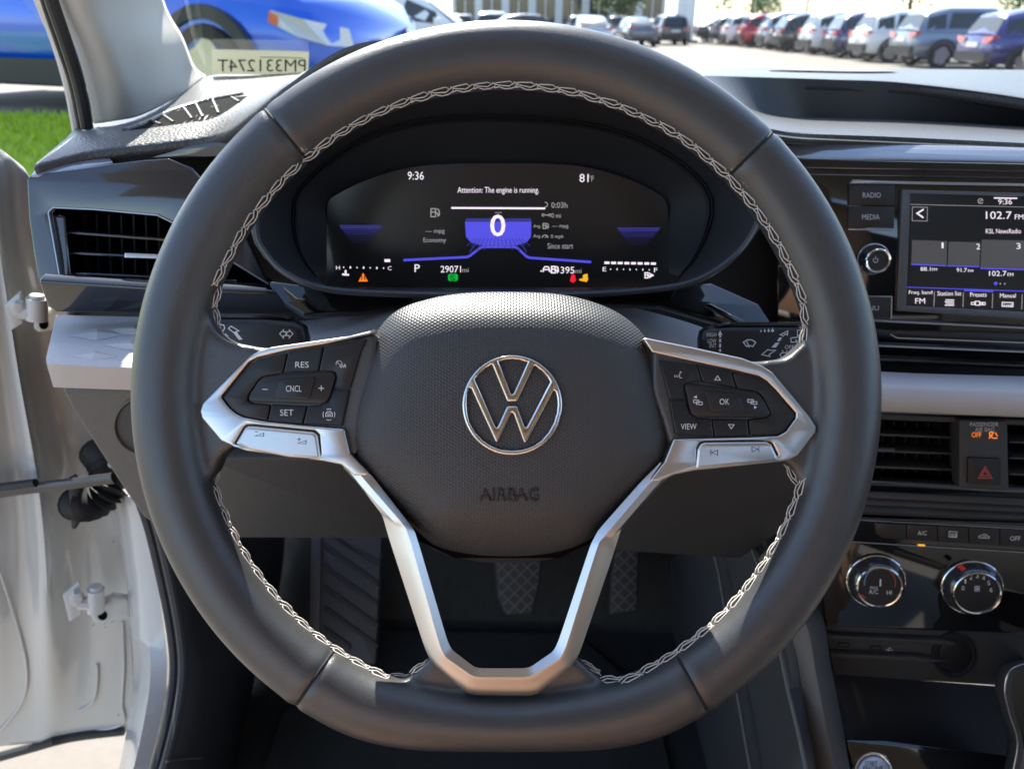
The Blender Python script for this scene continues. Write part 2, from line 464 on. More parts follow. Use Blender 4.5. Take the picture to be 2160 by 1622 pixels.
# baseball stitching: one little mesh, placed along the inner edge
def stitch_mesh():
    Vs, Fs = [], []
    lines = [[(-5.0, -0.9, .2), (-4.4, 1.2, .5), (-3.2, 1.5, .6), (2.6, 2.1, .7), (4.4, 0.4, .3)],
             [(-6.0, 1.6, .4), (-3.4, 0.1, .5), (2.2, -0.6, .6), (5.6, 1.3, .6)],
             [(-2.6, -1.0, .4), (0.2, -2.2, .4), (3.4, -2.0, .4), (6.4, -0.7, .4)],
             [(-5.2, -1.4, .5), (-2.4, -0.8, .5)]]
    for ln in lines:
        v, f = tube_mesh([Vector(p)*0.001 for p in ln], 0.00036, 5)
        b = len(Vs); Vs += v; Fs += [tuple(i+b for i in q) for q in f]
    m_ = mesh(Vs, Fs); m_.materials.append(M['thread'])
    m_.polygons.foreach_set('use_smooth', [True]*len(m_.polygons))
    return m_
ST = stitch_mesh()
def arc_pts(a0, a1, r, n):
    return [(WC[0]+r(a0+(a1-a0)*i/n)*math.sin(R_(a0+(a1-a0)*i/n)), WC[1]-r(a0+(a1-a0)*i/n)*math.cos(R_(a0+(a1-a0)*i/n))) for i in range(n+1)]
top = [(462, 694), (455, 668)] + arc_pts(-71, 72, lambda a: 656 if a < 30 else 658, 60)[1:] + [(1700, 690), (1692, 728)]
lowL = [(458, 985), (453, 1010)] + arc_pts(-106, -158, lambda a: 646, 24) + [(850, 1426), (880, 1412), (905, 1392)]
lowR = [(1655, 978), (1676, 1002)] + arc_pts(106, 157, lambda a: 650, 24) + [(1290, 1426), (1255, 1414), (1225, 1396)]
nst = 0
for pl in (top, lowL, lowR):
    P2 = [Vector(p) for p in smooth(pl, 6, closed=False)]
    L_ = [0.0]
    for a, b in zip(P2, P2[1:]): L_.append(L_[-1]+(b-a).length)
    step = 45.0; k = int(L_[-1]//step); step = L_[-1]/k
    for i in range(k):
        d = (i+0.5)*step
        j = max(q for q in range(len(L_)) if L_[q] <= d); j = min(j, len(P2)-2)
        t = (d-L_[j])/max(1e-6, L_[j+1]-L_[j]); p = P2[j].lerp(P2[j+1], t); tg = (P2[j+1]-P2[j]).normalized()
        out = (p-Vector(WC)).normalized()
        q = None
        for off in (0, 5, 10, 16, 24, 32):
            pp = p + out*off
            q, nn = onrim(pp.x, pp.y, 0.00015)
            if q is not None: break
        if q is None: continue
        xw = (RX*tg.x - UX*tg.y); yw = (RX*out.x - UX*out.y)
        nn = (nn*0.75 - AX*0.5 - yw*0.2).normalized()
        xw = (xw - nn*xw.dot(nn)).normalized(); yy = nn.cross(xw)
        flip = 1 if yy.dot(yw) > 0 else -1
        o = bpy.data.objects.new('stitch', ST); COL.objects.link(o); o.parent = leather
        xw = xw*flip; yy = nn.cross(xw)
        js = random.uniform(0.93, 1.06)
        mm = Matrix(((xw.x, yy.x, nn.x, 0), (xw.y, yy.y, nn.y, 0), (xw.z, yy.z, nn.z, 0), (0, 0, 0, 1)))
        o.matrix_basis = Matrix.Translation(q - WLOC[leather]) @ mm @ Matrix.Rotation(random.uniform(-.06, .06), 4, 'Z') @ Matrix.Diagonal((js, random.uniform(.9, 1.08), 1, 1)); nst += 1

# silver spokes ------------------------------------------------------------
def Lp(x, y): return (420 + x/4.77, 660 + y/4.77)
def Rp(x, y): return (1340 + x/4.77, 660 + y/4.77)
TW = 0.0075
holeL = [Lp(*p) for p in [(212, 850), (500, 495), (590, 448), (880, 378), (1250, 318), (1720, 215), (1640, 380), (1500, 790), (1440, 1165), (1030, 1130), (680, 1095), (440, 1050), (360, 1010), (300, 960)]]
volL = [Lp(*p) for p in [(335, 1345), (440, 1150), (480, 1128), (540, 1128), (1160, 1188), (1205, 1230), (1238, 1490), (900, 1470), (500, 1390)]]
spokeL = [Lp(*p) for p in [(1790, 165), (1500, 235), (720, 345), (590, 385), (500, 440), (30, 905), (2, 985), (20, 1060), (215, 1290), (335, 1342), (470, 1390), (1240, 1492), (1430, 1530), (1560, 1640), (1740, 1640), (1520, 1420), (1465, 1180), (1480, 900), (1640, 380)]]
CL_ = spokeL[:17] + [Lp(*p) for p in [(1440, 1165), (1030, 1130), (680, 1095), (440, 1050), (360, 1010), (300, 960), (212, 850), (500, 495), (590, 448), (880, 378), (1250, 318), (1720, 215)]]
sp = plate('spoke_trim', W, [fillet(CL_, 6), fillet([Lp(*p) for p in [(345, 1320), (445, 1148), (480, 1124), (540, 1124), (1162, 1184), (1208, 1226), (1226, 1432), (900, 1392)]], 4)], TW, 0.008, M['satin'], wheel, bev=0.0011, seg=3, label='satin silver spoke trim round the cruise control buttons')
holeR = [Rp(*p) for p in [(170, 400), (620, 500), (960, 570), (1250, 640), (1330, 690), (1420, 780), (1622, 1010), (1618, 1060), (1520, 1195), (1440, 1238), (1150, 1250), (800, 1258), (390, 1270), (330, 900), (240, 480)]]
spokeR = [Rp(*p) for p in [(60, 240), (600, 350), (1080, 455), (1280, 530), (1390, 600), (1760, 1040), (1832, 1150), (1825, 1200), (1640, 1440), (1560, 1480), (1470, 1498), (600, 1588), (400, 1630), (250, 1700), (130, 1700), (290, 1500), (380, 1280), (350, 900), (240, 480), (130, 300)]]
CR_ = spokeR[:17] + [Rp(*p) for p in [(390, 1270), (800, 1258), (1150, 1250), (1440, 1238), (1520, 1195), (1618, 1060), (1622, 1010), (1420, 780), (1330, 690), (1250, 640), (960, 570), (620, 500), (170, 400)]]
sp2 = plate('spoke_trim', W, [fillet(CR_, 6), fillet([Rp(*p) for p in [(612, 1500), (622, 1360), (652, 1305), (700, 1288), (1330, 1280), (1385, 1315), (1450, 1440)]], 4)], TW, 0.008, M['satin'], wheel, bev=0.0011, seg=3, label='satin silver spoke trim round the menu buttons')
for h in (holeL, holeR):
    plate('button_well', W, h, 0.0015, 0.003, M['gap'], wheel)
# buttons
def btn(pts, wz=0.0062, r=5, mat=None, label=None, bev=0.0008, name='button', th=0.006):
    return plate(name, W, fillet(pts, r), wz, th, mat or M['button'], wheel, bev=bev, seg=2, label=label)
def LL(*p): return [Lp(*q) for q in p]
def RR(*p): return [Rp(*q) for q in p]
b1 = btn(LL((240, 850), (510, 525), (600, 470), (885, 402), (838, 606), (640, 640), (590, 680), (490, 820), (482, 885), (530, 912), (713, 926), (682, 1082), (470, 1048), (380, 1010), (310, 950)), label='blank black button at the tip of the spoke')
b2 = btn(LL((897, 398), (1247, 340), (1196, 588), (848, 603)), r=2, label='black button marked RES')
b3 = btn(LL((1258, 338), (1680, 262), (1625, 385), (1516, 758), (1352, 760), (1378, 650), (1368, 600), (1330, 588), (1206, 588)), r=2, label='black cruise control button')
b4 = btn(LL((1345, 772), (1512, 772), (1438, 1135), (1047, 1122), (1090, 940), (1230, 932), (1300, 890)), r=2, label='black driver assist button')
b5 = btn(LL((727, 926), (1080, 942), (1037, 1122), (690, 1092)), r=2, label='black button marked SET')
bk = btn(LL((495, 850), (590, 685), (650, 642), (830, 618), (1330, 594), (1368, 620), (1366, 660), (1318, 830), (1285, 890), (1220, 918), (540, 895), (500, 878)), 0.0078, 8, label='rocker with minus and plus signs', bev=0.0011)
bc = btn(LL((756, 848), (800, 690), (835, 668), (1150, 648), (1168, 662), (1110, 858), (1085, 872), (770, 860)), 0.0088, 4, label='raised button marked CNCL', bev=0.0007)
c1 = btn(RR((245, 478), (617, 527), (668, 690), (525, 700), (498, 735), (515, 866), (345, 866)), r=2, label='black voice command button')
c2 = btn(RR((625, 522), (962, 588), (1018, 760), (680, 692)), r=2, label='black button with up arrow')
c3 = btn(RR((975, 592), (1240, 652), (1310, 700), (1390, 785), (1605, 1015), (1600, 1060), (1500, 1190), (1430, 1228), (1158, 1232), (1140, 1074), (1330, 1056), (1368, 1015), (1290, 850), (1235, 795), (1030, 764)), label='blank black button at the tip of the spoke')
c4 = btn(RR((345, 880), (517, 880), (548, 1000), (600, 1058), (768, 1070), (792, 1248), (405, 1228)), r=2, label='black button marked VIEW')
c5 = btn(RR((780, 1072), (1128, 1076), (1146, 1242), (803, 1248)), r=2, label='black button with down arrow')
ck = btn(RR((500, 728), (530, 708), (1150, 786), (1222, 800), (1295, 872), (1364, 1005), (1352, 1035), (1320, 1052), (620, 1048), (575, 1020), (545, 950)), 0.0078, 8, label='rocker for switching displays', bev=0.0011)
co = btn(RR((702, 786), (728, 776), (1022, 818), (1058, 850), (1104, 985), (1086, 1008), (780, 998), (748, 975)), 0.0088, 4, label='raised button marked OK', bev=0.0007)
vb = plate('volume_button', W, fillet(LL((358, 1318), (452, 1158), (482, 1138), (540, 1138), (1150, 1198), (1190, 1232), (1228, 1478), (900, 1458), (500, 1380)), 4), TW+0.0006, 0.007, M['satin'], wheel, bev=0.0016, seg=3, label='silver volume button')
tb = plate('track_button', W, fillet(RR((605, 1575), (628, 1372), (660, 1318), (705, 1300), (1325, 1292), (1378, 1322), (1460, 1492), (1000, 1535)), 4), TW+0.0006, 0.007, M['satin'], wheel, bev=0.0016, seg=3, label='silver track skip button')
Pz = 0.0066
def lt(s, q, wpx, hpx, wz, parent, fn=Lp, mat=None, rot=0.0, **k):
    x, y = fn(*q); text(s, W, x, y, wpx/4.77, hpx/4.77, wz, mat or M['print'], parent, rot=rot, **k)
lt('RES', (1035, 521), 135, 60, Pz, b2); lt('SET', (882, 1003), 135, 62, Pz, b5); lt('CNCL', (952, 762), 155, 62, 0.0092, bc); lt('OK', (898, 893), 98, 60, 0.0092, co, Rp); lt('VIEW', (538, 1143), 158, 58, Pz, c4, Rp)
def st(name, fn, lines, wpx, wz, parent, mat=None, fill=None):
    return strokes(name, W, [[fn(*p) for p in l] for l in lines], wpx/4.77, wz, mat or M['print'], parent, fill=[[fn(*p) for p in f] for f in fill] if fill else None)
st('marking', Lp, [[(637, 768), (690, 770)]], 8, 0.0083, bk); st('marking', Lp, [[(1200, 757), (1258, 759)], [(1229, 730), (1228, 785)]], 8, 0.0083, bk)
st('marking', Lp, [circ(1408, 512, 30, 14, a0=R_(-60), a1=R_(200)), [(1380, 488), (1420, 525)], [(1458, 552), (1462, 516), (1475, 552)]], 5, Pz, b3); lt('0/I', (1445, 535), 62, 34, Pz, b3)
st('marking', Lp, [[(1272, 1040), (1276, 1010), (1290, 992), (1325, 992), (1338, 1010), (1342, 1040), (1272, 1040)], [(1268, 1012), (1346, 1012)], [(1290, 1028), (1325, 1028)], circ(1306, 1022, 56, 6, a0=R_(65), a1=R_(115)), circ(1306, 1022, 56, 6, a0=R_(245), a1=R_(295)), circ(1306, 1022, 60, 6, a0=R_(-28), a1=R_(28)), circ(1306, 1022, 60, 6, a0=R_(152), a1=R_(208))], 7, Pz, b4)
st('marking', Rp, [[(470, 600), (452, 592), (450, 612), (438, 630), (450, 636), (446, 652), (470, 655)], circ(410, 636, 14, 5, a0=R_(120), a1=R_(240)), circ(424, 636, 12, 5, a0=R_(120), a1=R_(240)), circ(434, 640, 8, 5, a0=R_(120), a1=R_(240))], 5, Pz, c1)
st('marking', Rp, [[(800, 674), (828, 634), (856, 676), (800, 674)]], 7, Pz, c2); st('marking', Rp, [[(938, 1122), (994, 1124), (966, 1166), (938, 1122)]], 7, Pz, c5)
st('marking', Rp, [[(586, 874), (640, 878), (640, 905), (586, 901), (586, 874)], [(616, 892), (674, 896), (674, 924), (616, 920), (616, 892)]], 7, 0.0083, ck, fill=[[(586, 846), (620, 830), (620, 862)]])
st('marking', Rp, [[(1132, 870), (1190, 874), (1190, 902), (1132, 898), (1132, 870)], [(1165, 890), (1224, 894), (1224, 920), (1165, 916), (1165, 890)]], 7, 0.0083, ck, fill=[[(1196, 934), (1226, 950), (1196, 966)]])
st('marking', Lp, [[(560, 1195), (595, 1195)], [(560, 1238), (648, 1210), (648, 1242), (560, 1238)]], 6, TW+0.0008, vb, M['printdark']); st('marking', Lp, [[(988, 1272), (1022, 1272)], [(1005, 1255), (1005, 1290)], [(988, 1312), (1076, 1284), (1074, 1316), (988, 1312)]], 6, TW+0.0008, vb, M['printdark'])
st('marking', Rp, [[(762, 1375), (762, 1435)], [(770, 1405), (830, 1380), (828, 1432), (770, 1405)]], 6, TW+0.0008, tb, M['printdark']); st('marking', Rp, [[(1244, 1342), (1244, 1402)], [(1236, 1370), (1174, 1346), (1176, 1398), (1236, 1370)]], 6, TW+0.0008, tb, M['printdark'])
# lower spoke: folded silver V
rows = []
innE = [(752, 968), (790, 1010), (874, 1118), (887, 1159), (948, 1366), (1004, 1409), (1115, 1409), (1172, 1370), (1246, 1148), (1262, 1118), (1352, 1016), (1393, 975)]
ridg = [(736, 974), (774, 1018), (855, 1111), (867, 1144), (933, 1381), (1000, 1428), (1118, 1428), (1187, 1385), (1263, 1144), (1279, 1126), (1366, 1024), (1408, 985)]
rid2 = [(728, 982), (762, 1026), (838, 1108), (851, 1144), (918, 1388), (993, 1442), (1124, 1442), (1199, 1392), (1272, 1150), (1290, 1134), (1376, 1034), (1416, 992)]
outE = [(724, 986), (752, 1016), (806, 1085), (822, 1140), (904, 1391), (988, 1465), (1130, 1467), (1216, 1396), (1290, 1180), (1312, 1110), (1386, 1030), (1420, 998)]
bck = [(730, 990), (758, 1018), (812, 1085), (830, 1140), (912, 1391), (990, 1460), (1128, 1462), (1208, 1396), (1282, 1180), (1304, 1110), (1380, 1030), (1414, 998)]
def rows_from(lines, ws):
    out = []
    for pts, w0_ in zip(lines, ws):
        o = []
        for i, p in enumerate(pts):
            prev = pts[i-1] if i else None; nx = pts[i+1] if i < len(pts)-1 else None
            e_ = min(i, len(pts)-1-i); w_ = w0_ - (0.0040 if e_ == 0 else 0.0022 if e_ == 1 else 0.0)
            if prev is None or nx is None: o.append(W.p(p[0], p[1], w_)); continue
            for s in (-0.16, -0.08, -0.02, 0.02, 0.08, 0.16):       # rounded corners
                q = prev if s < 0 else nx; a = abs(s)
                P0 = Vector(p).lerp(Vector(prev), 0.16); P1 = Vector(p).lerp(Vector(nx), 0.16); t = (s+0.16)/0.32
                z = P0*(1-t)**2 + Vector(p)*2*t*(1-t) + P1*t*t
                o.append(W.p(z.x, z.y, w_))
        out.append(o)
    return out
ls = loft('lower_spoke', rows_from([innE, innE, ridg, rid2, outE, bck], [-0.004, 0.0075, 0.0098, 0.0092, 0.0062, -0.008]), M['satin'], wheel, angle=28, label='satin silver V-shaped lower spoke trim')
toward_cam(ls)
# airbag cover: domed, with a fold near its lower edge
ab = [(797, 697), (838, 655), (900, 632), (975, 619), (1075, 616), (1180, 621), (1262, 641), (1322, 672), (1364, 716), (1382, 765), (1400, 840), (1415, 915), (1413, 955), (1396, 986), (1300, 1082), (1258, 1130), (1232, 1152), (1185, 1173), (1130, 1184), (1070, 1187), (1000, 1183), (930, 1166), (893, 1140), (850, 1088), (752, 986), (735, 955), (728, 918), (737, 850), (762, 770)]
abs_ = smooth(ab, 5)
abc = Vector((1072, 880))
rows = []
def dome(t, p):
    """height over the wheel plane; t 1 at the edge, 0 in the middle"""
    e = max(0.0, 1-t)
    base = -0.004 + 0.0175*(1-math.exp(-e*9))
    return base + 0.003*(1-t*t)
for t in (1.0, 1.0, 0.99, 0.972, 0.95, 0.92, 0.88, 0.83, 0.77, 0.7, 0.6, 0.48, 0.36, 0.24, 0.12, 0.03):
    r = []
    for i, q in enumerate(abs_):
        p = abc + (Vector(q)-abc)*t
        w_ = dome(t, p)
        if t > 0.5:                                       # the fold: the skirt below y 1090 falls away
            fy = 1082 + 20*((p.x-1072)/200)**2*0.3
            if p.y > fy: w_ -= (p.y-fy)*0.00009
            if p.y < 668: w_ -= (668-p.y)*0.00006
        if t == 1.0 and len(rows) == 0: w_ = -0.016
        r.append(W.p(p.x, p.y, w_))
    rows.append(r)
V = [p for r in rows for p in r]; n = len(abs_); Fc = []
for i in range(len(rows)-1):
    for j in range(n): Fc.append((i*n+j, i*n+(j+1) % n, (i+1)*n+(j+1) % n, (i+1)*n+j))
Fc.append(tuple((len(rows)-1)*n+j for j in range(n)))
air = link('airbag_cover', mesh(V, Fc), M['airbag'], wheel, angle=60, label='dotted black airbag cover with embossed lettering')
toward_cam(air)
BA = BVHTree.FromPolygons([v.co + WLOC[air] for v in air.data.vertices], [tuple(p.vertices) for p in air.data.polygons])
plate('hub_base', W, [(762, 770), (800, 690), (1340, 690), (1400, 800), (1420, 950), (1260, 1140), (1180, 1178), (960, 1178), (880, 1140), (720, 950)], -0.006, 0.02, M['gap'], wheel, bev=0.001)
def wair(px, py):
    loc, nor, i_, d_ = BA.ray_cast(CAM, ray(px, py).normalized()); return (loc-W.o).dot(W.n)
# emblem
def Ep(x, y): return (940 + x/4.27, 720 + y/4.27)
EA = [(478, 182), (538, 168), (600, 163), (668, 169), (738, 188), (612, 466), (598, 476), (586, 466)]
EB = [(262, 345), (302, 297), (352, 252), (410, 212), (420, 216), (548, 533), (560, 543), (636, 543), (648, 533), (792, 228), (806, 222), (868, 268), (914, 320), (942, 366), (733, 764), (722, 775), (711, 764), (648, 594), (634, 582), (560, 582), (546, 594), (470, 764), (459, 775), (447, 764)]
EC = [(206, 432), (216, 420), (229, 427), (445, 898), (458, 911), (473, 900), (586, 655), (598, 645), (611, 655), (700, 903), (715, 915), (730, 903), (966, 456), (979, 445), (990, 456), (1003, 505), (1008, 575), (1000, 645), (974, 732), (928, 815), (862, 893), (784, 946), (695, 976), (600, 985), (503, 976), (412, 944), (332, 889), (262, 815), (216, 732), (196, 650), (190, 575), (194, 495)]
we = wair(1080, 855)
plate('emblem', W, [[Ep(*p) for p in circ(600, 576, 452, 72)], [Ep(*p) for p in EA], [Ep(*p) for p in EB], [Ep(*p) for p in EC]], we+0.0026, 0.005, M['chrome'], wheel, bev=0.0009, seg=3, angle=50, label='round chrome emblem with a V over a W')
# embossed word and horn signs: each letter raised
def emboss(o, lift):
    c = WLOC[o]
    for v in o.data.vertices:
        p = v.co + c; d = (p-CAM); loc, nor, i_, d_ = BA.ray_cast(CAM, d.normalized())
        if loc is not None: v.co = loc + (CAM-loc).normalized()*lift - c
    solid(o, 0.0008)
text('AIRBAG', W, 1074, 1043, 125, 27, 0.0, M['emboss'], air, bold=0.004); emboss(air.children[-1], 0.0006)
for lines in ([[(845, 824), (846, 844)], [(852, 828), (872, 828)], [(856, 828), (856, 836), (868, 842), (868, 828)], [(858, 843), (866, 844)]], [[(1311, 840), (1312, 860)], [(1286, 846), (1306, 846)], [(1291, 846), (1291, 853), (1301, 858), (1301, 846)], [(1292, 860), (1300, 860)]]):
    strokes('horn_sign', W, lines, 3, 0.0, M['gap'], air); emboss(air.children[-1], 0.0004)

# ================================================================== dashboard
def at_y(px, py, Y):
    r = ray(px, py); return CAM + r*(Y/r.y)
def at_z(px, py, Z):
    r = ray(px, py); return CAM + r*((Z-CAM.z)/r.z)
def at_x(px, py, X):
    r = ray(px, py); return CAM + r*(X/r.x)
def bvh(o):
    return BVHTree.FromPolygons([v.co + WLOC[o] for v in o.data.vertices], [tuple(p.vertices) for p in o.data.polygons])
def grid(name, rows, mat, parent, nu=6, nv=3, **kw):
    """rows of (px, py, depth): smooth skin through them"""
    R2 = [smooth([at(*p) for p in r], nu, closed=False) for r in rows]
    cols = [smooth([R2[i][j] for i in range(len(R2))], nv, closed=False) for j in range(len(R2[0]))]
    o = loft(name, [[c[i] for c in cols] for i in range(len(cols[0]))], mat, parent, angle=50, **kw)
    return toward_cam(o)
def drape(name, pts, B, lift, mat, parent, **kw):
    V = []
    for p in pts:
        loc, nor, i_, d_ = B.ray_cast(CAM, ray(*p).normalized())
        if loc is not None: V.append(loc + (CAM-loc).normalized()*lift)
    o = link(name, mesh(V, [tuple(range(len(V)))]), mat, parent, **kw)
    return toward_cam(o)

dash = empty('dashboard', at(1050, 700, 0.62), 'dark grained dashboard with hooded binnacle and pale lower band behind the steering wheel', 'dashboard')
cols = [[(72, 357, .53), (75, 346, .533), (140, 292, .62), (168, 262, .70)],
        [(190, 327, .545), (195, 316, .548), (262, 262, .66), (300, 238, .80)],
        [(350, 307, .55), (355, 296, .553), (400, 235, .68), (430, 164, 1.0)],
        [(450, 294, .55), (455, 282, .552), (505, 212, .68), (530, 157, 1.02)],
        [(510, 264, .53), (515, 252, .53), (575, 190, .68), (640, 150, 1.04)],
        [(610, 192, .51), (610, 178, .51), (650, 148, .68), (740, 148, 1.05)],
        [(730, 114, .49), (730, 101, .49), (745, 118, .68), (820, 148, 1.05)],
        [(880, 92, .48), (880, 80, .48), (890, 104, .68), (920, 148, 1.05)],
        [(1070, 92, .475), (1070, 80, .475), (1070, 100, .68), (1070, 148, 1.05)],
        [(1280, 128, .48), (1280, 118, .48), (1270, 122, .68), (1220, 148, 1.05)],
        [(1430, 190, .50), (1430, 178, .50), (1400, 165, .68), (1340, 146, 1.05)],
        [(1530, 262, .53), (1526, 250, .53), (1480, 190, .68), (1430, 144, 1.05)]]
tl = grid('top_pad', [[c[k] for c in cols] for k in range(4)], M['dash'], dash, nu=8, nv=1, label='grained dark top pad over the instruments')
solid(tl, 0.012)
Bd = bvh(tl)
RWS = [[(1560, 285, .57), (1620, 296, .588), (1680, 303, .60), (1760, 307, .61), (1900, 312, .612), (2160, 324, .61), (2420, 336, .61)],
       [(1556, 262, .57), (1620, 276, .585), (1680, 285, .60), (1760, 289, .61), (1900, 295, .612), (2160, 307, .61), (2420, 319, .61)],
       [(1545, 210, .66), (1605, 238, .735), (1680, 247, .765), (1760, 250, .77), (1900, 254, .77), (2160, 266, .755), (2420, 282, .74)]]
tr0 = grid('front_pad', RWS, M['dash'], dash, nu=6, nv=4, label='sunlit grained front edge of the centre dash')
solid(tr0, 0.008)
RW2 = [RWS[2], [(1482, 161, .72), (1560, 163, .74), (1640, 165, .75), (1760, 169, .75), (1908, 176, .75), (2160, 209, .72), (2420, 264, .70)]]
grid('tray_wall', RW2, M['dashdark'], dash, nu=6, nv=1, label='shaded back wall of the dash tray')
RW3 = [[(1480, 161, .7205), (1560, 163, .7405), (1640, 165, .7505), (1760, 169, .7505), (1908, 176, .7505), (2160, 209, .7205), (2420, 264, .7005)],
       [(1470, 156, .76), (1550, 157, .78), (1635, 159, .80), (1760, 162, .80), (1908, 167, .80), (2160, 190, .78), (2420, 235, .76)],
       [(1436, 140, 1.04), (1520, 141, 1.05), (1620, 142, 1.05), (1760, 144, 1.05), (1908, 146, 1.05), (2160, 148, 1.05), (2420, 150, 1.05)]]
tb_ = grid('rear_pad', RW3, M['dash'], dash, nu=6, nv=4, label='sunlit rear pad below the windshield'); solid(tb_, 0.01)
B2 = bvh(tb_)
gu_ = smooth([(1622, 148.6), (1700, 147.6), (1835, 148.2), (1885, 152)], 4, closed=False); gd_ = smooth([(1624, 151), (1700, 153.5), (1820, 155.5), (1890, 154.5)], 4, closed=False)
toward_cam(loft('speaker_grille', [[B2.ray_cast(CAM, ray(*(Vector(p).lerp(Vector(q_), k/4))).normalized())[0] + Vector((0, 0, .002)) for p, q_ in zip(gu_, gd_)] for k in range(5)], nmat('speaker_mesh', (0.10, 0.10, 0.10), 0.5, bump=('dots', 1500, 1.0)), dash))
# side defroster slot: a black sheet on the pad paints the recess's shade
slot = [(268, 276), (300, 262), (360, 234), (430, 214), (505, 203), (522, 204), (495, 228), (455, 250), (400, 258), (330, 268)]
up_ = smooth([(272, 275), (330, 249), (400, 222), (460, 209), (520, 203)], 5, closed=False); dn_ = smooth([(272, 276), (335, 268), (400, 259), (455, 248), (521, 205)], 5, closed=False)
def hit(B, p, lift):
    loc, nor, i_, d_ = B.ray_cast(CAM, ray(p[0], p[1]).normalized()); return None if loc is None else loc + (CAM-loc).normalized()*lift
rws_ = [[hit(Bd, Vector(a_).lerp(Vector(b_), k/5), 0.0012) for a_, b_ in zip(up_, dn_)] for k in range(6)]
sl = toward_cam(loft('defroster_slot_shade', rws_, M['gap'], dash))
for k in range(6):
    i_ = 4 + k*2.6; a_, b_ = Vector(up_[int(i_)]), Vector(dn_[min(int(i_)+1, 20)])
    pth = [hit(Bd, a_.lerp(b_ + Vector((8, -3)), 0.05+0.2*j), 0.003) for j in range(5)]
    if all(q is not None for q in pth): tube('defroster_slat', pth, 0.0014, M['dashdark'], sl, n=6)
pth = []
for q in smooth([(262, 279), (300, 266), (360, 239), (430, 218), (512, 203)], 5, closed=False):
    loc, nor, i_, d_ = Bd.ray_cast(CAM, ray(q.x, q.y-3).normalized())
    if loc is not None: pth.append(loc + (CAM-loc).normalized()*0.002)
tube('defroster_rim', pth, 0.0022, M['dash'], dash, n=8)

# ---- left gloss panel with its air vent
GL = Frame(250, 480, .548, tilt=16, yaw=-10)
panel = [(56, 379), (64, 370), (240, 345), (300, 338), (355, 334), (400, 352), (440, 395), (520, 500), (560, 590), (600, 622), (300, 606), (80, 592), (72, 545), (60, 460)]
vent = [(103, 448), (112, 440), (200, 444), (330, 456), (372, 476), (420, 512), (562, 600), (566, 608), (556, 613), (300, 604), (140, 598), (128, 588)]
gp = plate('gloss_panel', GL, [fillet(panel, 6), fillet(vent, 6)], 0.0, 0.012, M['pianoblue'], dash, bev=0.0015, seg=3, label='gloss dark panel round the side air vent reflecting the sky')
TLs = Frame(200, 345, .545, tilt=62, yaw=-8)
plate('gloss_ledge', TLs, fillet([(62, 372), (76, 356), (200, 335), (232, 333), (240, 343), (80, 371)], 3), 0.0, 0.006, M['skysilver'], dash, bev=0.001)
plate('edge_strip', Frame(350, 325, .556, tilt=5), fillet([(238, 341), (250, 330), (330, 318), (470, 296), (520, 300), (470, 330), (360, 335)], 4), 0.0, 0.006, M['pianoblue'], dash, bev=0.001)
BLc = Frame(330, 640, .535, tilt=-22, yaw=-6)
plate('lower_gloss_edge', BLc, fillet([(80, 593), (300, 607), (560, 616), (640, 628), (668, 640), (640, 664), (300, 662), (118, 660), (100, 648)], 5), 0.0, 0.01, M['piano'], dash, bev=0.002, seg=3, label='gloss black lower edge of the side panel')
av = empty('side_air_vent', GL.p(300, 540, -0.02), 'black slatted air vent in the gloss panel beside the door', 'air vent')
def duct(name, F, outline, wf, depth, mat, parent):
    rows = [[F.p(p[0], p[1], wf) for p in outline]]
    rows.append([q - F.n*depth for q in rows[0]])
    V = rows[0]+rows[1]; n = len(outline)
    Fs = [(i, (i+1) % n, n+(i+1) % n, n+i) for i in range(n)] + [tuple(n+i for i in range(n))]
    return link(name, mesh(V, Fs), mat, parent)
duct('duct', GL, fillet(vent, 6), -0.0125, 0.05, M['gap'], av)
plate('vent_cheek', GL, fillet([(104, 450), (138, 456), (150, 580), (160, 597), (140, 597), (128, 587)], 3), -0.004, 0.02, M['piano'], av, bev=0.002)
plate('vent_rim', GL, [fillet([(99, 447), (110, 436), (200, 440), (332, 452), (376, 473), (424, 509), (568, 598), (572, 610), (558, 618), (300, 609), (137, 603), (124, 590)], 6), fillet(vent, 6)], 0.002, 0.006, M['skysilver'], av, bev=0.001)
for k, (x0, y0, x1, y1) in enumerate([(146, 488, 400, 506), (150, 531, 430, 545), (155, 574, 500, 590), (330, 597, 560, 606)]):
    plate('slat', GL, [(x0, y0), (x1, y1), (x1, y1+7), (x0, y0+6)], -0.010, 0.022, M['pianoblue'], av, bev=0.0012)
plate('slat_tab', GL, fillet([(262, 533), (350, 537), (350, 548), (262, 545)], 2), -0.006, 0.012, M['satin'], av, bev=0.001)
for k in range(9):
    x = 175 + 26*k
    plate('fin', GL, [(x, 452), (x+4, 452), (x+9, 592), (x+5, 592)], -0.035, 0.012, M['black'], av)

# ---- pale lower band: a folded pad with pressed triangles
LG = Frame(200, 715, .525, tilt=58, yaw=-4)
band_top = [(118, 664), (300, 668), (480, 672), (640, 676), (760, 656), (832, 632), (860, 640)]
band_mid = [(97, 757), (300, 768), (480, 770), (640, 765), (760, 740), (840, 720), (870, 720)]
band_low = [(112, 818), (300, 824), (480, 824), (640, 820), (760, 800), (840, 790), (870, 790)]
TB = [at(p[0], p[1], .56) for p in band_top]; MB_ = [at(p[0], p[1]-4, .49) for p in band_mid]; MB2 = [at(p[0], p[1]+10, .486) for p in band_mid]; LB = [at(p[0], p[1], .50) for p in band_low]
lb = loft('lower_band', [smooth(r, 4, closed=False) for r in (TB, MB_, MB2, LB)], M['lightgrey'], dash, angle=40, label='pale grey lower band with pressed triangle pattern'); toward_cam(lb); solid(lb, 0.006); bevel(lb, 0.003, 3, 20)
Bl = bvh(lb)
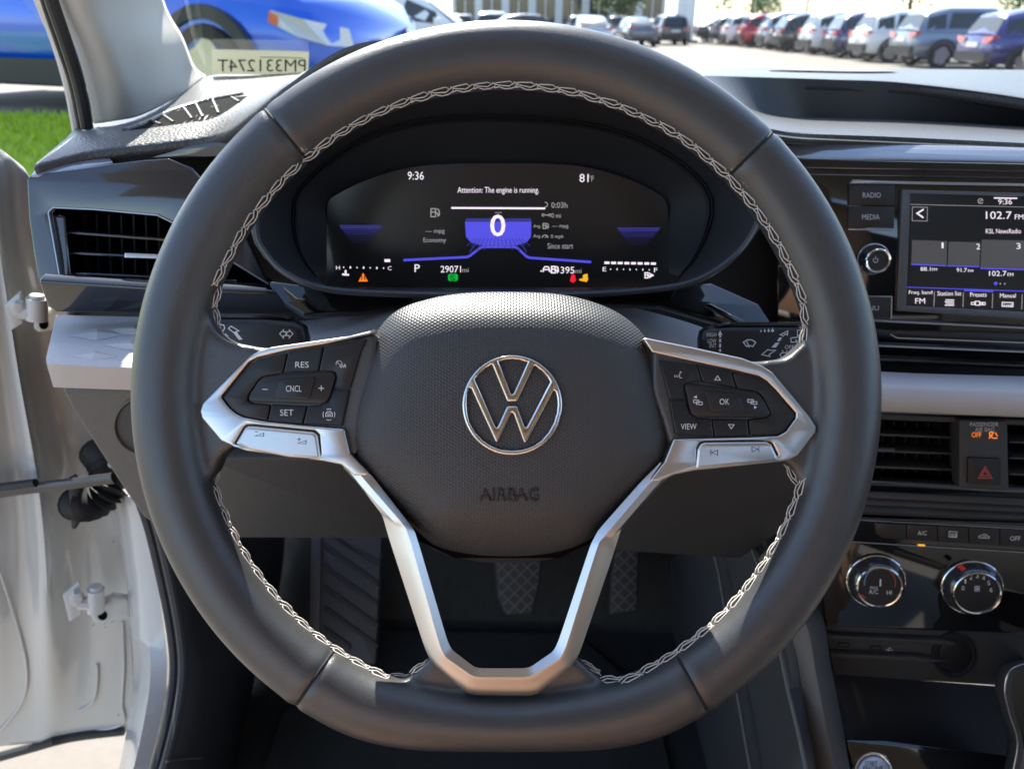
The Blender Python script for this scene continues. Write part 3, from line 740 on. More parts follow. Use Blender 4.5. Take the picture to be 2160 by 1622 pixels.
for A_, B_, T_, M_, C_ in (((148, 708), (262, 706), (205, 692), (206, 706), (204, 718)), ((228, 694), (330, 706), (285, 686), (282, 698), (262, 706)), ((220, 727), (340, 744), (280, 716), (275, 730), (256, 736)), ((152, 751), (250, 752), (200, 740), (200, 751), (196, 760))):
    Pn = [hit(Bl, p, 0.0004) for p in (A_, B_, T_, M_, C_)]
    if any(q is None for q in Pn): continue
    nrm = (Pn[1]-Pn[0]).cross(Pn[2]-Pn[0]).normalized(); nrm = nrm if nrm.dot(CAM-Pn[0]) > 0 else -nrm
    Pn[3] = Pn[3] + nrm*0.0022
    o = link('facet', mesh(Pn, [(0, 4, 3), (3, 4, 1), (0, 3, 2), (2, 3, 1)]), M['lightgrey'], lb, smooth=False); toward_cam(o)
band2t = [(1255, 634), (1300, 642), (1380, 660), (1480, 690), (1560, 730), (1700, 762), (1860, 784), (2160, 794), (2420, 802)]
band2m = [(1255, 700), (1300, 710), (1380, 728), (1480, 752), (1560, 790), (1700, 812), (1860, 822), (2160, 832), (2420, 842)]
band2l = [(1255, 770), (1300, 780), (1380, 800), (1480, 820), (1560, 840), (1700, 856), (1860, 866), (2160, 878), (2420, 888)]
D2 = [.56, .56, .56, .56, .565, .57, .585, .585, .585]
rb = loft('lower_band', [smooth([at(p[0], p[1], d) for p, d in zip(band2t, D2)], 4, closed=False), smooth([at(p[0], p[1]-12, d-.02) for p, d in zip(band2m, D2)], 4, closed=False), smooth([at(p[0], p[1], d-.024) for p, d in zip(band2m, D2)], 4, closed=False), smooth([at(p[0], p[1], d-.018) for p, d in zip(band2l, D2)], 4, closed=False), smooth([at(p[0], p[1]+4, d+.01) for p, d in zip(band2l, D2)], 4, closed=False)], M['lightgrey'], dash, angle=70, label='pale grey padded band under the radio'); toward_cam(rb); solid(rb, 0.006)

# ---- the moulded core that carries the panels
plate('dash_core', Frame(1080, 700, .67, tilt=14), [(150, 360), (330, 322), (600, 320), (1560, 330), (2420, 380), (2420, 1040), (1700, 1040), (300, 880), (180, 800), (150, 660)], 0.0, 0.02, M['black'], dash)
# ---- lower panels
KP = Frame(560, 980, .57, tilt=-8, yaw=0)
kp = plate('knee_panel', KP, fillet([(126, 818), (480, 822), (900, 830), (900, 1138), (430, 1138), (345, 1120), (300, 1092), (270, 1050), (215, 965), (150, 865)], 8), 0.0, 0.02, M['taupe'], dash, bev=0.004, seg=3, label='taupe grained lower dash panel by the door')
plate('cover_ring', KP, [circ(300, 900, 62, 40), circ(300, 900, 57, 40)], 0.003, 0.006, M['taupe'], dash, bev=0.001)
plate('round_cover', KP, circ(300, 900, 57, 40), 0.0012, 0.004, M['kick'], dash, bev=0.001, label='round cover in the lower dash panel')
kp2 = plate('knee_panel', Frame(640, 1040, .56, tilt=-20), fillet([(430, 965), (860, 965), (860, 1136), (420, 1136)], 6), 0.0, 0.012, M['kick'], dash, bev=0.003, label='dark knee panel under the steering column')
plate('knee_panel', Frame(1450, 1000, .60, tilt=-14), fillet([(1250, 830), (1720, 860), (1745, 1010), (1650, 1120), (1560, 1180), (1250, 1160)], 10), 0.0, 0.012, M['kick'], dash, bev=0.003, label='dark lower panel beside the centre stack')
# steering column shroud
sc_ = empty('steering_column', W.p(1070, 860, -0.16), 'black steering column shroud behind the wheel hub', 'steering column')
rows = []
for w_, k in ((-0.015, 0.80), (-0.05, 0.86), (-0.10, 0.92), (-0.17, 1.0)):
    rows.append([W.w3((q[0]-CX)*S, -(q[1]-CY)*S, w_) for q in [(Vector((1065, 850)) + (Vector(p)-Vector((1065, 850)))*k) for p in fillet([(800, 660), (1000, 632), (1130, 632), (1330, 660), (1330, 900), (1240, 1120), (1060, 1170), (880, 1120), (800, 900)], 40, 5)]])
toward_cam(loft('shroud', rows, M['black'], sc_, closed_u=True, capends=True, angle=40))

# ---- stalks
def stalk(label, outline, F, root):
    t = empty('control_stalk', F.p(*root, -0.01), label, 'stalk', 'stalks behind the steering wheel')
    b = plate('lever', F, fillet(outline, 9, 5), 0.0, 0.016, M['button'], t, bev=0.005, seg=4)
    return t, b
SL_ = Frame(560, 700, .468, tilt=20, yaw=-3)
tL, bL = stalk('left control stalk with double arrow turn sign and headlight symbols', [(330, 672), (440, 668), (560, 669), (616, 675), (640, 688), (647, 716), (645, 760), (330, 760)], SL_, (650, 720))
plate('lever_top', SL_, fillet([(330, 662), (560, 662), (610, 668), (616, 674), (560, 668), (330, 670)], 2), -0.001, 0.014, M['piano'], tL, bev=0.001)
sk = lambda F, par: (lambda lines, wpx=2.2, fill=None: strokes('marking', F, lines, wpx, 0.0003, M['print'], par, fill=fill))
q = sk(SL_, bL)
q([[(590, 704), (598, 696), (598, 700), (603, 700), (603, 708), (598, 708), (598, 713), (590, 704)], [(618, 704), (610, 696), (610, 700), (605, 700), (605, 708), (610, 708), (610, 713), (618, 704)]], 1.8)
q([[(464, 684), (472, 686), (474, 692), (471, 698), (463, 699), (464, 684)], [(452, 687), (461, 688)], [(452, 692), (461, 692)], [(452, 697), (461, 697)], [(468, 706), (476, 705), (481, 710), (478, 715)], [(482, 693), (487, 688), (504, 698), (497, 700), (500, 702), (492, 701), (482, 693)]], 2.0, fill=[[(492, 702), (500, 702), (512, 716), (504, 717)]])
SR_ = Frame(1590, 715, .468, tilt=20, yaw=3)
tR, bR = stalk('right control stalk printed with wiper symbols and speed words', [(1478, 715), (1482, 698), (1496, 690), (1540, 686), (1700, 686), (1800, 690), (1800, 790), (1620, 780), (1478, 770)], SR_, (1480, 730))
plate('lever_top', SR_, fillet([(1500, 689), (1540, 680), (1800, 680), (1800, 688), (1540, 688)], 2), -0.001, 0.014, M['piano'], tR, bev=0.001)
q = sk(SR_, bR)
for s_, y_, wd in (('HIGH', 706, 20), ('LOW', 719, 18), ('INT', 729, 14)): text(s_, SR_, 1511-wd/2, y_, wd, 9, 0.0003, M['print'], bR)
q([], fill=[[(1519, 697), (1524, 707), (1514, 707)], [(1517, 707), (1521, 707), (1521, 712), (1517, 712)], [(1517, 715), (1521, 715), (1521, 722), (1517, 722)], [(1517, 725), (1521, 725), (1521, 733), (1517, 733)], [(1517, 736), (1521, 736), (1521, 742), (1517, 742)]])
q([[(1568, 722), (1576, 717), (1586, 717), (1594, 722), (1588, 731), (1582, 729), (1575, 731), (1568, 722)], [(1575, 720), (1581, 733)]], 2.2)
q([[(1652, 709), (1646, 706), (1662, 698), (1661, 707), (1657, 704), (1652, 709)], [(1607, 748), (1620, 737), (1624, 739), (1636, 739), (1622, 748), (1624, 752), (1607, 748)]], 1.8, fill=[[(1644, 712), (1650, 712), (1645, 720), (1639, 720)], [(1636, 723), (1644, 723), (1637, 733), (1627, 733)]])
for k, r in enumerate((1.6, 2.1, 2.6, 3.2)): q([], fill=[circ(1605+8.2*k, 699-k*0.5, r, 10), [(1603.6+8.2*k, 698-k), (1606.4+8.2*k, 698-k), (1605+8.2*k, 695-k*1.6)]])
q([[(1668, 713), (1685, 711), (1686, 721), (1669, 722), (1668, 713)], [(1678, 716), (1683, 726)], [(1682, 697), (1698, 695), (1698, 707), (1682, 708), (1682, 697)], [(1686, 690), (1692, 692)], [(1645, 748), (1650, 744), (1660, 744), (1665, 748), (1660, 755), (1650, 755), (1645, 748)], [(1652, 742), (1650, 739)], [(1659, 742), (1661, 739)]], 1.8)
text('OFF', SR_, 1665, 732, 19, 8, 0.0003, M['print'], bR)
plate('lever_trim', Frame(1510, 655, .50, tilt=60, yaw=10), [(1488, 640), (1500, 640), (1575, 678), (1560, 682)], 0, 0.004, M['piano'], tR, bev=0.001)
plate('under_panel', Frame(1420, 632, .53, tilt=50, yaw=8), fillet([(1245, 616), (1420, 606), (1500, 596), (1600, 640), (1640, 700), (1560, 690), (1480, 668), (1390, 642), (1245, 640)], 8), 0, 0.008, M['piano'], dash, bev=0.002, label='gloss black ledge under the instrument binnacle')
plate('under_panel', Frame(700, 640, .53, tilt=46, yaw=-8), fillet([(560, 590), (700, 606), (870, 616), (870, 640), (760, 660), (640, 664), (600, 640)], 8), 0, 0.008, M['piano'], dash, bev=0.002)

# ================================================================== instrument cluster
ic = empty('instrument_cluster', at(1050, 600, .56), 'digital instrument cluster in a black hooded binnacle showing speed zero', 'instrument cluster')
CLF = Frame(1050, 480, .565, tilt=9)
scr = [(690, 452), (694, 425), (712, 410), (770, 382), (850, 357), (935, 347), (1060, 345), (1180, 347), (1250, 356), (1330, 380), (1392, 412), (1404, 428), (1409, 452), (1411, 598), (1400, 606), (700, 606), (690, 598)]
scr = smooth(scr, 4)
lip = smooth([(541, 470), (556, 520), (600, 568), (690, 603), (860, 614), (1050, 616), (1240, 614), (1400, 601), (1480, 580), (1550, 532), (1600, 455), (1602, 400), (1560, 310), (1450, 220), (1300, 165), (1070, 140), (850, 150), (690, 205), (600, 290), (550, 390)], 6)
C0 = Vector((1050, 480))
def polar(loop, n=96):
    out = []; L = [Vector((p[0], p[1]))-C0 for p in loop]; m = len(L)
    for k in range(n):
        a = 2*math.pi*k/n; d = Vector((math.cos(a), math.sin(a))); best = None
        for i in range(m):
            p, r = L[i], L[(i+1) % m]-L[i]; den = d.x*r.y-d.y*r.x
            if abs(den) < 1e-9: continue
            t = (p.x*r.y-p.y*r.x)/den; s = (p.x*d.y-p.y*d.x)/den
            if t > 0 and -1e-6 <= s <= 1+1e-6: best = max(best or 0, t)
        out.append(C0+d*(best or 100))
    return out
pl_, ps_ = polar(lip), polar(scr)
rows = []
for t, d, k in ((0.0, .478, 1.03), (0.0, .472, 1.0), (0.12, .485, 1.0), (0.50, .53, 1.0), (0.515, .528, 1.0), (0.535, .532, 1.0), (0.55, .530, 1.0), (0.575, .536, 1.0), (0.60, .538, 1), (1.0, .5645, 1.0)):
    r = []
    for a, b in zip(pl_, ps_):
        q = a.lerp(b, t); q = C0 + (q-C0)*k; r.append(at(q.x, q.y, d))
    rows.append(r)
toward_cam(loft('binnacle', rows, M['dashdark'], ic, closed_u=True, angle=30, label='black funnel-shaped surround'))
bt = [p for p in lip]
i0 = [at(p[0], p[1]+4, .470) for p in smooth([(541, 440), (543, 490), (556, 522), (600, 570), (690, 606), (860, 617), (1050, 619), (1240, 617), (1400, 604), (1480, 583), (1550, 535), (1590, 480), (1604, 430)], 6, closed=False)]
tube('lip', i0, 0.0022, nmat('lip_gloss', (0.035, 0.037, 0.042), 0.25), ic, n=8)
screen = plate('screen', CLF, scr, 0.0, 0.004, M['screen'], ic, label='lit cluster screen with white and blue readings')
E = 0.0004
def ct(s, x, y, wd, ht, mat='e_white', b=0.0): text(s, CLF, x, y, wd, ht, E, M[mat], screen, bold=b)
def cs(lines, wpx, mat='e_white', fill=None): strokes('reading', CLF, lines, wpx, E, M[mat], screen, fill=fill)
ct('9:36', 877, 371, 34, 17); ct('81', 1232, 376, 19, 17); ct('°F', 1247, 377, 11, 13, 'e_dim'); ct('Attention: The engine is running.', 1051, 403, 172, 16, b=0.0)
cs([[(952, 439), (1150, 440)]], 4); ct('mph', 1051, 449, 14, 6, 'e_dim', 0)
ct('--- mpg', 918, 490, 40, 9, 'e_dim'); ct('Economy', 917, 508, 48, 13, 'e_dim'); ct('0:03h', 1180, 433, 34, 12, 'e_dim'); ct('0 mi', 1173, 455, 20, 10, 'e_dim')
ct('Avg.', 1133, 478, 16, 9, 'e_dim', 0); ct('--- mpg', 1182, 479, 34, 8, 'e_dim', 0); ct('Avg.', 1133, 499, 16, 9, 'e_dim', 0); ct('0 mph', 1175, 500, 26, 10, 'e_dim', 0); ct('Since start', 1182, 519, 54, 12, 'e_dim')
pump = lambda x, y, k: [[(x-5*k, y+6*k), (x-5*k, y-6*k), (x+2*k, y-6*k), (x+2*k, y+6*k), (x-5*k, y+6*k)], [(x-5*k, y-1*k), (x+2*k, y-1*k)], [(x+2*k, y), (x+5*k, y+1*k), (x+6*k, y+5*k), (x+8*k, y+3*k), (x+7*k, y-4*k), (x+4*k, y-6*k)]]
cs(pump(916, 449, 1.4), 2.2, 'e_dim'); cs(pump(1150, 477, 0.9), 1.8, 'e_dim')
cs([circ(1150, 432, 5, 8, a0=R_(-100), a1=R_(100)), circ(1146, 454, 2.5, 8), [(1149, 454), (1157, 454)], circ(1160, 454, 2.5, 8), circ(1150, 502, 6, 8, a0=R_(0), a1=R_(180)), [(1150, 502), (1154, 497)]], 1.8, 'e_dim')
cs([[(851, 549), (985, 542.5), (991, 540), (1013, 523), (1020, 521), (1084, 521), (1091, 523), (1110, 541), (1117, 544), (1247, 553)]], 5, 'e_blue')
cs([], 1, 'e_blue', [[(981, 468), (1121, 468), (1120, 500), (1110, 512), (1088, 518), (1016, 518), (994, 512), (983, 500)]])
cs([], 1, 'e_bluedim', [[(983, 461), (1120, 461), (1121, 467.5), (981, 467.5)]])
strokes('reading', CLF, [[(1051+7*k, 503), (1051+9.5*k, 519)] for k in range(-7, 8)], 1.6, E*1.8, M['e_bluedim'], screen)
cs([[(1051+15*k*0.4*2, 514), (1051+15*k, 522+abs(k)*2.6)] for k in range(-4, 5)], 2.2, 'e_bluedim')
text('0', CLF, 1050, 476, 32, 46, E*2.2, M['e_white'], screen, bold=0.01)
for x0, x1, y0 in ((716, 806, 477), (1302, 1392, 482)):
    for k in range(9): cs([[(x0+k*3.2, y0+k*4.2), (x1-k*3.2, y0+k*4.2)]], 3.2-0.2*k, 'e_bluedim' if k < 2 else 'e_b2' if k < 5 else 'e_b3')
ct('P', 880, 566, 11, 16); ct('29071', 951, 568, 43, 14); ct('mi', 982, 570, 13, 9, 'e_dim'); ct('395', 1197, 570, 29, 14); ct('mi', 1220, 572, 13, 9, 'e_dim')
cs(pump(1169, 569, 1.1), 2.6); cs([[(1146, 574), (1146, 568), (1149, 563), (1156, 563), (1159, 568), (1159, 574)], [(1146, 569), (1159, 569)], [(1140, 573), (1143, 571)], [(1162, 575), (1162, 570)]], 2.4)
ct('H', 713, 565, 8, 8); ct('C', 822, 566, 8, 8); cs([], 1, fill=[circ(725+14*k, 564+0.3*k, 1.8 if k % 2 else 1.4, 8, ry=2.6 if k % 2 else 1.6) for k in range(7)])
cs([[(811, 550), (823, 550)]], 6); cs([[(729, 570), (729, 577)], [(722, 579), (736, 580)]], 4)
cs([[(1275+14*k, 554.5+0.25*k), (1285.5+14*k, 554.7+0.25*k)] for k in range(8)], 5); ct('E', 1275, 568, 7, 9); ct('F', 1383, 570, 7, 9); cs([], 1, fill=[circ(1288+13.6*k, 568+0.2*k, 1.2, 8, ry=2.4 if k % 2 else 1.6) for k in range(7)])
cs(pump(1365, 581, 0.9), 2.2)
cs([], 1, fill=[[(1373, 577), (1380, 581), (1373, 585)]])
cs([], 1, 'e_orange', [[(766, 576), (776, 594), (756, 594)]]); strokes('reading', CLF, [[(763.5, 582), (762.5, 591)], [(768.5, 582), (769.5, 591)]], 2, E*2, M['screen'], screen)
cs([], 1, 'e_green', [fillet([(945, 578), (966, 578), (966, 593), (945, 593)], 5)]); strokes('reading', CLF, [circ(955.5, 586, 5.5, 9, a0=R_(20), a1=R_(330)), [(952, 583), (960, 590)]], 1.6, E*2, M['screen'], screen)
cs([], 1, 'e_red', [[(1208, 578), (1213, 581), (1215, 592), (1209, 597), (1202, 593), (1205, 582)]]); cs([], 1, 'e_amber', [[(1232, 579), (1240, 578), (1239, 583), (1241, 588), (1238, 595), (1222, 592), (1222, 589), (1230, 587), (1229, 582)]])

# ================================================================== centre stack
SF = Frame(1950, 520, .60, tilt=10, yaw=8)
rad = empty('car_radio', SF.p(2050, 690, -0.02), 'gloss black radio unit with lit touchscreen and round volume knob', 'radio')
plate('trim_bar', Frame(1950, 325, .597, tilt=48, yaw=5), fillet([(1628, 312), (1660, 298), (1700, 297), (2160, 310), (2420, 317), (2420, 348), (2160, 343), (1710, 335), (1650, 330)], 6), 0, 0.008, M['skysilver'], dash, bev=0.002, seg=3, label='dark gloss trim bar above the radio with the sky reflection painted in')
face = plate('fascia', SF, [(1640, 336), (1710, 337), (2160, 346), (2420, 351), (2420, 800), (2160, 780), (1640, 760)], 0.0, 0.012, M['piano'], rad, bev=0.001, label='gloss black fascia')
for (y0, y1, m_) in ((352, 358, 'pianoblue'), (366, 372, 'pianoblue')):
    plate('groove', SF, [(1700, y0), (2420, y0+12), (2420, y1+10), (1700, y1-2)], 0.002, 0.004, M[m_], rad, bev=0.0008)
plate('top_strip', SF, [(1791, 388), (1800, 379), (1888, 382), (2420, 392), (2420, 398), (1888, 389)], 0.0035, 0.005, M['skysilver'], rad, bev=0.0008)
k1 = plate('radio_key', SF, [(1791, 389), (1888, 390.5), (1887, 434), (1790, 433)], 0.003, 0.005, M['button'], rad, bev=0.0005)
k2 = plate('media_key', SF, [(1790, 435), (1887, 436), (1886, 482), (1789, 480)], 0.003, 0.005, M['button'], rad, bev=0.0005)
plate('key_strip', SF, [(1789, 482), (1886, 484), (1884, 488), (1790, 486)], 0.0035, 0.004, M['skysilver'], rad, bev=0.0006)
text('RADIO', SF, 1839, 412, 38, 11, 0.0033, M['printdim'], k1); text('MEDIA', SF, 1837, 458, 37, 11, 0.0033, M['printdim'], k2)
k3 = plate('menu_key', SF, [(1770, 626), (1881, 627), (1880, 672), (1770, 668)], 0.003, 0.005, M['button'], rad, bev=0.0006)
text('MENU', SF, 1833, 650, 42, 10, 0.0033, M['printdim'], k3)
strokes('key_line', SF, [[(1770, 624), (1881, 626), (1880, 673)]], 2.5, 0.0036, M['skysilver'], k3)
def knob(F, cx, cy, r0, r1, h, par, name='knob', ring='skysilver', face='button', nb=36, ridges=True):
    """turned knob standing out of the panel; cx, cy and radii in pixels at the panel"""
    s = F.scale(); u0, v0 = F.uv(cx, cy, 0)
    prof = [(r0*1.06, 0), (r0*1.06, .002), (r0, .003), (r0*.97, h*.55), (r1*1.06, h*.97), (r1*1.03, h), (r1*.93, h+.0004), (r1*.90, h-.0008)]
    Vs, Fs = [], []
    for (r, w_) in prof:
        for j in range(nb*2):
            a = math.pi*j/nb; rr = r*s*(1 + (0.012 if ridges and j % 2 and w_ > .0025 and w_ < h*.96 else 0))
            Vs.append(F.w3(u0+rr*math.cos(a), v0+rr*math.sin(a), w_))
    n = nb*2
    for i in range(len(prof)-1):
        for j in range(n): Fs.append((i*n+j, i*n+(j+1) % n, (i+1)*n+(j+1) % n, (i+1)*n+j))
    kn = link(name, mesh(Vs, Fs), M['pianoblue'], par, angle=40)
    def disc(nm, ra, rb, w_, m_):
        Vs, Fs = [], []
        for j in range(n):
            a = math.pi*j/nb; Vs.append(F.w3(u0+ra*s*math.cos(a), v0+ra*s*math.sin(a), w_))
        if rb:
            for j in range(n):
                a = math.pi*j/nb; Vs.append(F.w3(u0+rb*s*math.cos(a), v0+rb*s*math.sin(a), w_))
            Fs = [(j, (j+1) % n, n+(j+1) % n, n+j) for j in range(n)]
        else: Fs = [tuple(range(n))]
        o = link(nm, mesh(Vs, Fs), m_, kn, smooth=False); toward_cam(o); return o
    disc('knob_face', r1*.98, 0, h-.0006, M[face])
    rg = [F.w3(u0+r1*s*math.cos(2*math.pi*j/48), v0+r1*s*math.sin(2*math.pi*j/48), h) for j in range(48)]
    tube('knob_ring', rg, 0.0011, M['chrome'], kn, n=8, closed=True)
    rg = [F.w3(u0+r0*1.04*s*math.cos(2*math.pi*j/48), v0+r0*1.04*s*math.sin(2*math.pi*j/48), .002) for j in range(48)]
    tube('base_ring', rg, 0.0009, M['chrome'] if ring == 'chrome' else M['skysilver'], kn, n=8, closed=True)
    return kn, u0, v0
kv, u0, v0 = knob(SF, 1840, 546, 30, 23, 0.014, rad, 'volume_knob')
strokes('marking', SF, [circ(1847, 549, 5, 12, a0=R_(130), a1=R_(410)), [(1847, 541), (1847, 548)]], 1.6, 0.0142, M['printdim'], kv)
scf = plate('screen_frame', SF, [(1903, 400), (2420, 414), (2420, 422), (1921, 409), (1912, 645), (2420, 672), (2420, 690), (1891, 656)], 0.004, 0.006, nmat('frame_grey', (0.10, 0.11, 0.12), 0.35), rad, bev=0.0008)
rs = plate('touchscreen', SF, [(1919, 407), (2420, 420), (2420, 674), (1910, 648)], 0.001, 0.003, M['screen'], rad, label='lit touchscreen showing radio stations')
def Sp(x, y): return (1760 + x/5.0675, 360 + y/5.0675)
def rt(s, x, y, wd, ht, mat='e_white', b=0.0): p = Sp(x, y); text(s, SF, p[0], p[1], wd/5.0675, ht/5.0675, 0.0015, M[mat], rs, bold=b)
def rl(lines, wpx, mat='e_white', fill=None, w_=0.0014): strokes('reading', SF, [[Sp(*p) for p in l] for l in lines], wpx/5.0675, w_, M[mat], rs, fill=[[Sp(*p) for p in f] for f in fill] if fill else None)
rt('9:36', 1825, 335, 148, 54); rl([[(1705, 294), (1955, 298)]], 14); rl([circ(1563, 327, 26, 14), [(1550, 340), (1576, 312)]], 9, 'e_dim'); rl([[(812, 362), (2500, 402)]], 5, 'e_dim')
rl([[(834, 390), (995, 394), (993, 540), (832, 536), (834, 390)]], 6, 'e_dim'); rl([[(955, 415), (885, 458), (952, 505)]], 16)
rt('102.7', 1758, 478, 275, 80); rt('FM', 1975, 496, 92, 52); rt('KSL NewsRadio', 1807, 648, 375, 50)
rl([], 1, 'e_tile', [[(830, 742), (1205, 755), (1200, 1010), (822, 1000)], [(1222, 760), (1560, 767), (1550, 1020), (1212, 1010)], [(1575, 738), (2120, 750), (2110, 1055), (1560, 1040)], [(2140, 770), (2500, 780), (2500, 1050), (2130, 1040)]], 0.0012)
rt('1', 1157, 800, 20, 60); rt('2', 1538, 812, 40, 60); rt('3', 1968, 808, 46, 64)
rl([[(822, 1003), (1195, 1018)], [(1207, 1018), (1550, 1028)], [(1560, 1046), (2110, 1062)], [(2130, 1045), (2500, 1055)]], 13, 'e_blue', w_=0.0016)
rt('88.1', 975, 1052, 108, 40); rt('FM', 1072, 1058, 55, 28); rt('91.7', 1362, 1064, 110, 42); rt('FM', 1457, 1073, 55, 28); rt('102.7', 1747, 1100, 185, 54); rt('FM', 1882, 1112, 62, 36)
rl([], 1, 'e_blue', [circ(1725, 1207, 20, 14)]); rl([], 1, 'e_dim', [circ(1773, 1209, 9, 8), circ(1822, 1211, 9, 8)])
rl([[(775, 1246), (2500, 1306)]], 9, 'e_blue'); rl([[(1386, 1276), (1700, 1288)]], 24, 'e_blue', w_=0.0017); rl([[(x, 1290+(x-1070)*.035), (x-6, 1450+(x-1070)*.035)] for x in (1070, 1380, 1693, 2008)], 7, 'e_dim')
rt('Freq. band', 922, 1307, 250, 50); rt('FM', 917, 1393, 105, 56); rt('Station list', 1230, 1313, 255, 46); rt('Presets', 1540, 1326, 175, 46); rt('Manual', 1855, 1336, 170, 44)
rl([[(1180+(0 if k % 2 else 10), 1382+19*k), (1280, 1384+19*k)] for k in range(4)], 10); rl([[(1465, 1408), (1500, 1408), (1500, 1432), (1465, 1432), (1465, 1408)], [(1508, 1396), (1552, 1398), (1552, 1440), (1508, 1438), (1508, 1396)], [(1560, 1410), (1580, 1410), (1580, 1434), (1560, 1434), (1560, 1410)], [(1588, 1410), (1612, 1410), (1612, 1434), (1588, 1434), (1588, 1410)]], 8)
rl([[(1795, 1408), (1910, 1412), (1908, 1455), (1793, 1450), (1795, 1408)], [(1815, 1442), (1815, 1425)], [(1840, 1444), (1840, 1432)], [(1858, 1444), (1858, 1432)], [(1876, 1446), (1876, 1432)], [(1893, 1446), (1893, 1426)]], 9)
for i, (ya, yb, th_, m_) in enumerate(((674, 690, 5, 'skysilver'), (727, 741, 4, 'skysilver'), (755, 770, 6, 'pianoblue'))):
    plate('trim_line', SF, [(1760, ya), (1850, ya+1), (2160, yb), (2420, yb+12), (2420, yb+12+th_), (2160, yb+th_), (1850, ya+1+th_), (1760, ya+th_)], 0.004, 0.006, M[m_], rad, bev=0.0012)
plate('disc_slot', SF, fillet([(1877, 703), (1885, 697), (2160, 702), (2420, 712), (2420, 732), (2160, 722), (1893, 712)], 3), 0.001, 0.002, M['button'], rad, bev=0.0005)
strokes('slot_edge', SF, [[(1878, 705), (1893, 713), (2160, 723), (2420, 733)]], 2, 0.0014, M['skysilver'], rad)

# ---- centre air vent with the hazard pod
VF = Frame(1960, 950, .60, tilt=12, yaw=8)
cv = empty('centre_air_vent', VF.p(2020, 1000, -0.02), 'black slatted air vent in the middle of the dash under the pale band', 'air vent')
duct('duct', VF, [(1700, 884), (2420, 905), (2420, 1050), (1700, 1010)], -0.004, 0.05, M['gap'], cv)
plate('frame_top', VF, [(1700, 868), (1857, 873), (2160, 886), (2420, 896), (2420, 908), (2160, 898), (1857, 886), (1700, 880)], 0.0, 0.01, M['kick'], cv, bev=0.0015)
plate('frame_bottom', VF, [(1700, 1008), (1838, 1013), (2021, 1022), (2420, 1042), (2420, 1054), (2021, 1034), (1838, 1025), (1700, 1020)], 0.0, 0.01, M['pianoblue'], cv, bev=0.0015)
for (ya, yb, yc) in ((912, 921, 930), (947, 955, 964), (981, 989, 998)):
    plate('slat', VF, [(1760, ya-2), (2013, yb), (2013, yb+5), (1760, ya+4)], -0.006, 0.024, M['kick'], cv, bev=0.001)
    plate('slat', VF, [(2130, yc), (2420, yc+12), (2420, yc+17), (2130, yc+5)], -0.006, 0.024, M['kick'], cv, bev=0.001)
for k in range(7): plate('fin', VF, [(1860+24*k, 890), (1864+24*k, 890), (1864+24*k, 1012), (1860+24*k, 1012)], -0.034, 0.012, M['kick'], cv)
plate('slat_tab', VF, fillet([(1800, 943), (1889, 945), (1889, 955), (1800, 953)], 2), 0.0, 0.01, M['pianoblue'], cv, bev=0.001)
hz = empty('hazard_switch_pod', VF.p(2076, 1030, 0), 'black switch pod with red hazard triangle and orange airbag warning lamps', 'switch')
pod = plate('pod', VF, fillet([(2024, 886), (2126, 889), (2129, 1036), (2024, 1029)], 4), 0.008, 0.016, M['kick'], hz, bev=0.0015, seg=3)
hb = plate('hazard_button', VF, fillet([(2042, 965), (2112, 968), (2111, 1025), (2042, 1020)], 4), 0.0105, 0.006, M['button'], hz, bev=0.001)
for s_ in (14, 7.5): strokes('triangle', VF, [[(2078, 998-s_*1.0), (2078+s_, 998+s_*.75), (2078-s_, 998+s_*.7), (2078, 998-s_)]], 2.6, 0.0108, M['redprint'], hb)
text('PASSENGER', VF, 2076, 895, 60, 9, 0.0083, M['printdim'], pod); text('AIR BAG', VF, 2077, 906, 40, 9, 0.0083, M['printdim'], pod)
text('OFF', VF, 2060, 917, 20, 11, 0.0084, M['e_orange'], pod, bold=0.0); strokes('airbag_lamp', VF, [circ(2091, 915, 4, 8), [(2087, 919), (2095, 924), (2104, 924)], [(2099, 912), (2104, 920)], [(2086, 925), (2096, 912)]], 2.4, 0.0084, M['e_orange'], pod)

# ---- climate panel
KF = Frame(1950, 1215, .63, tilt=14, yaw=10)
cp = empty('climate_panel', KF.p(1960, 1330, 0), 'gloss black climate panel with two round dials and a row of keys', 'climate control')
for i, (ya, yb) in enumerate(((1032, 1050), (1046, 1063), (1060, 1077))):
    plate('step', Frame(1950, 1060, .615, tilt=30+i*18, yaw=8), [(1760, ya), (2160, yb), (2420, yb+12), (2420, yb+30), (2160, yb+17), (1760, ya+15)], -0.004*i, 0.006, M['kick'], cp, bev=0.0015)
plate('panel', KF, fillet([(1715, 1086), (1830, 1090), (2160, 1104), (2420, 1116), (2420, 1350), (2160, 1338), (1985, 1330), (1740, 1322)], 6), 0.0, 0.012, M['piano'], cp, bev=0.002, seg=3)
def Kp(x, y): return (1720 + x/4.909, 1060 + y/4.909)
xs = [622, 945, 1267, 1588, 1911, 2300]; keys = []
for i in range(5):
    a, b = xs[i]+3, xs[i+1]-3
    tp = lambda x: 214 + (x-622)*.047; bt_ = lambda x: 368 + (x-690)*.066
    pts = [Kp(a, tp(a)), Kp(b, tp(b)), Kp(b, bt_(b)), Kp(a, bt_(a))]
    if i == 0: pts = [Kp(a, tp(a)), Kp(b, tp(b)), Kp(b, bt_(b)), Kp(700, bt_(700)), Kp(640, 330)]
    keys.append(plate('key', KF, pts, 0.003, 0.006, M['button'], cp, bev=0.0006))
def kt(s, x, y, wd, ht, par, mat='print', w_=0.0033): p = Kp(x, y); text(s, KF, p[0], p[1], wd/4.909, ht/4.909, w_, M[mat], par)
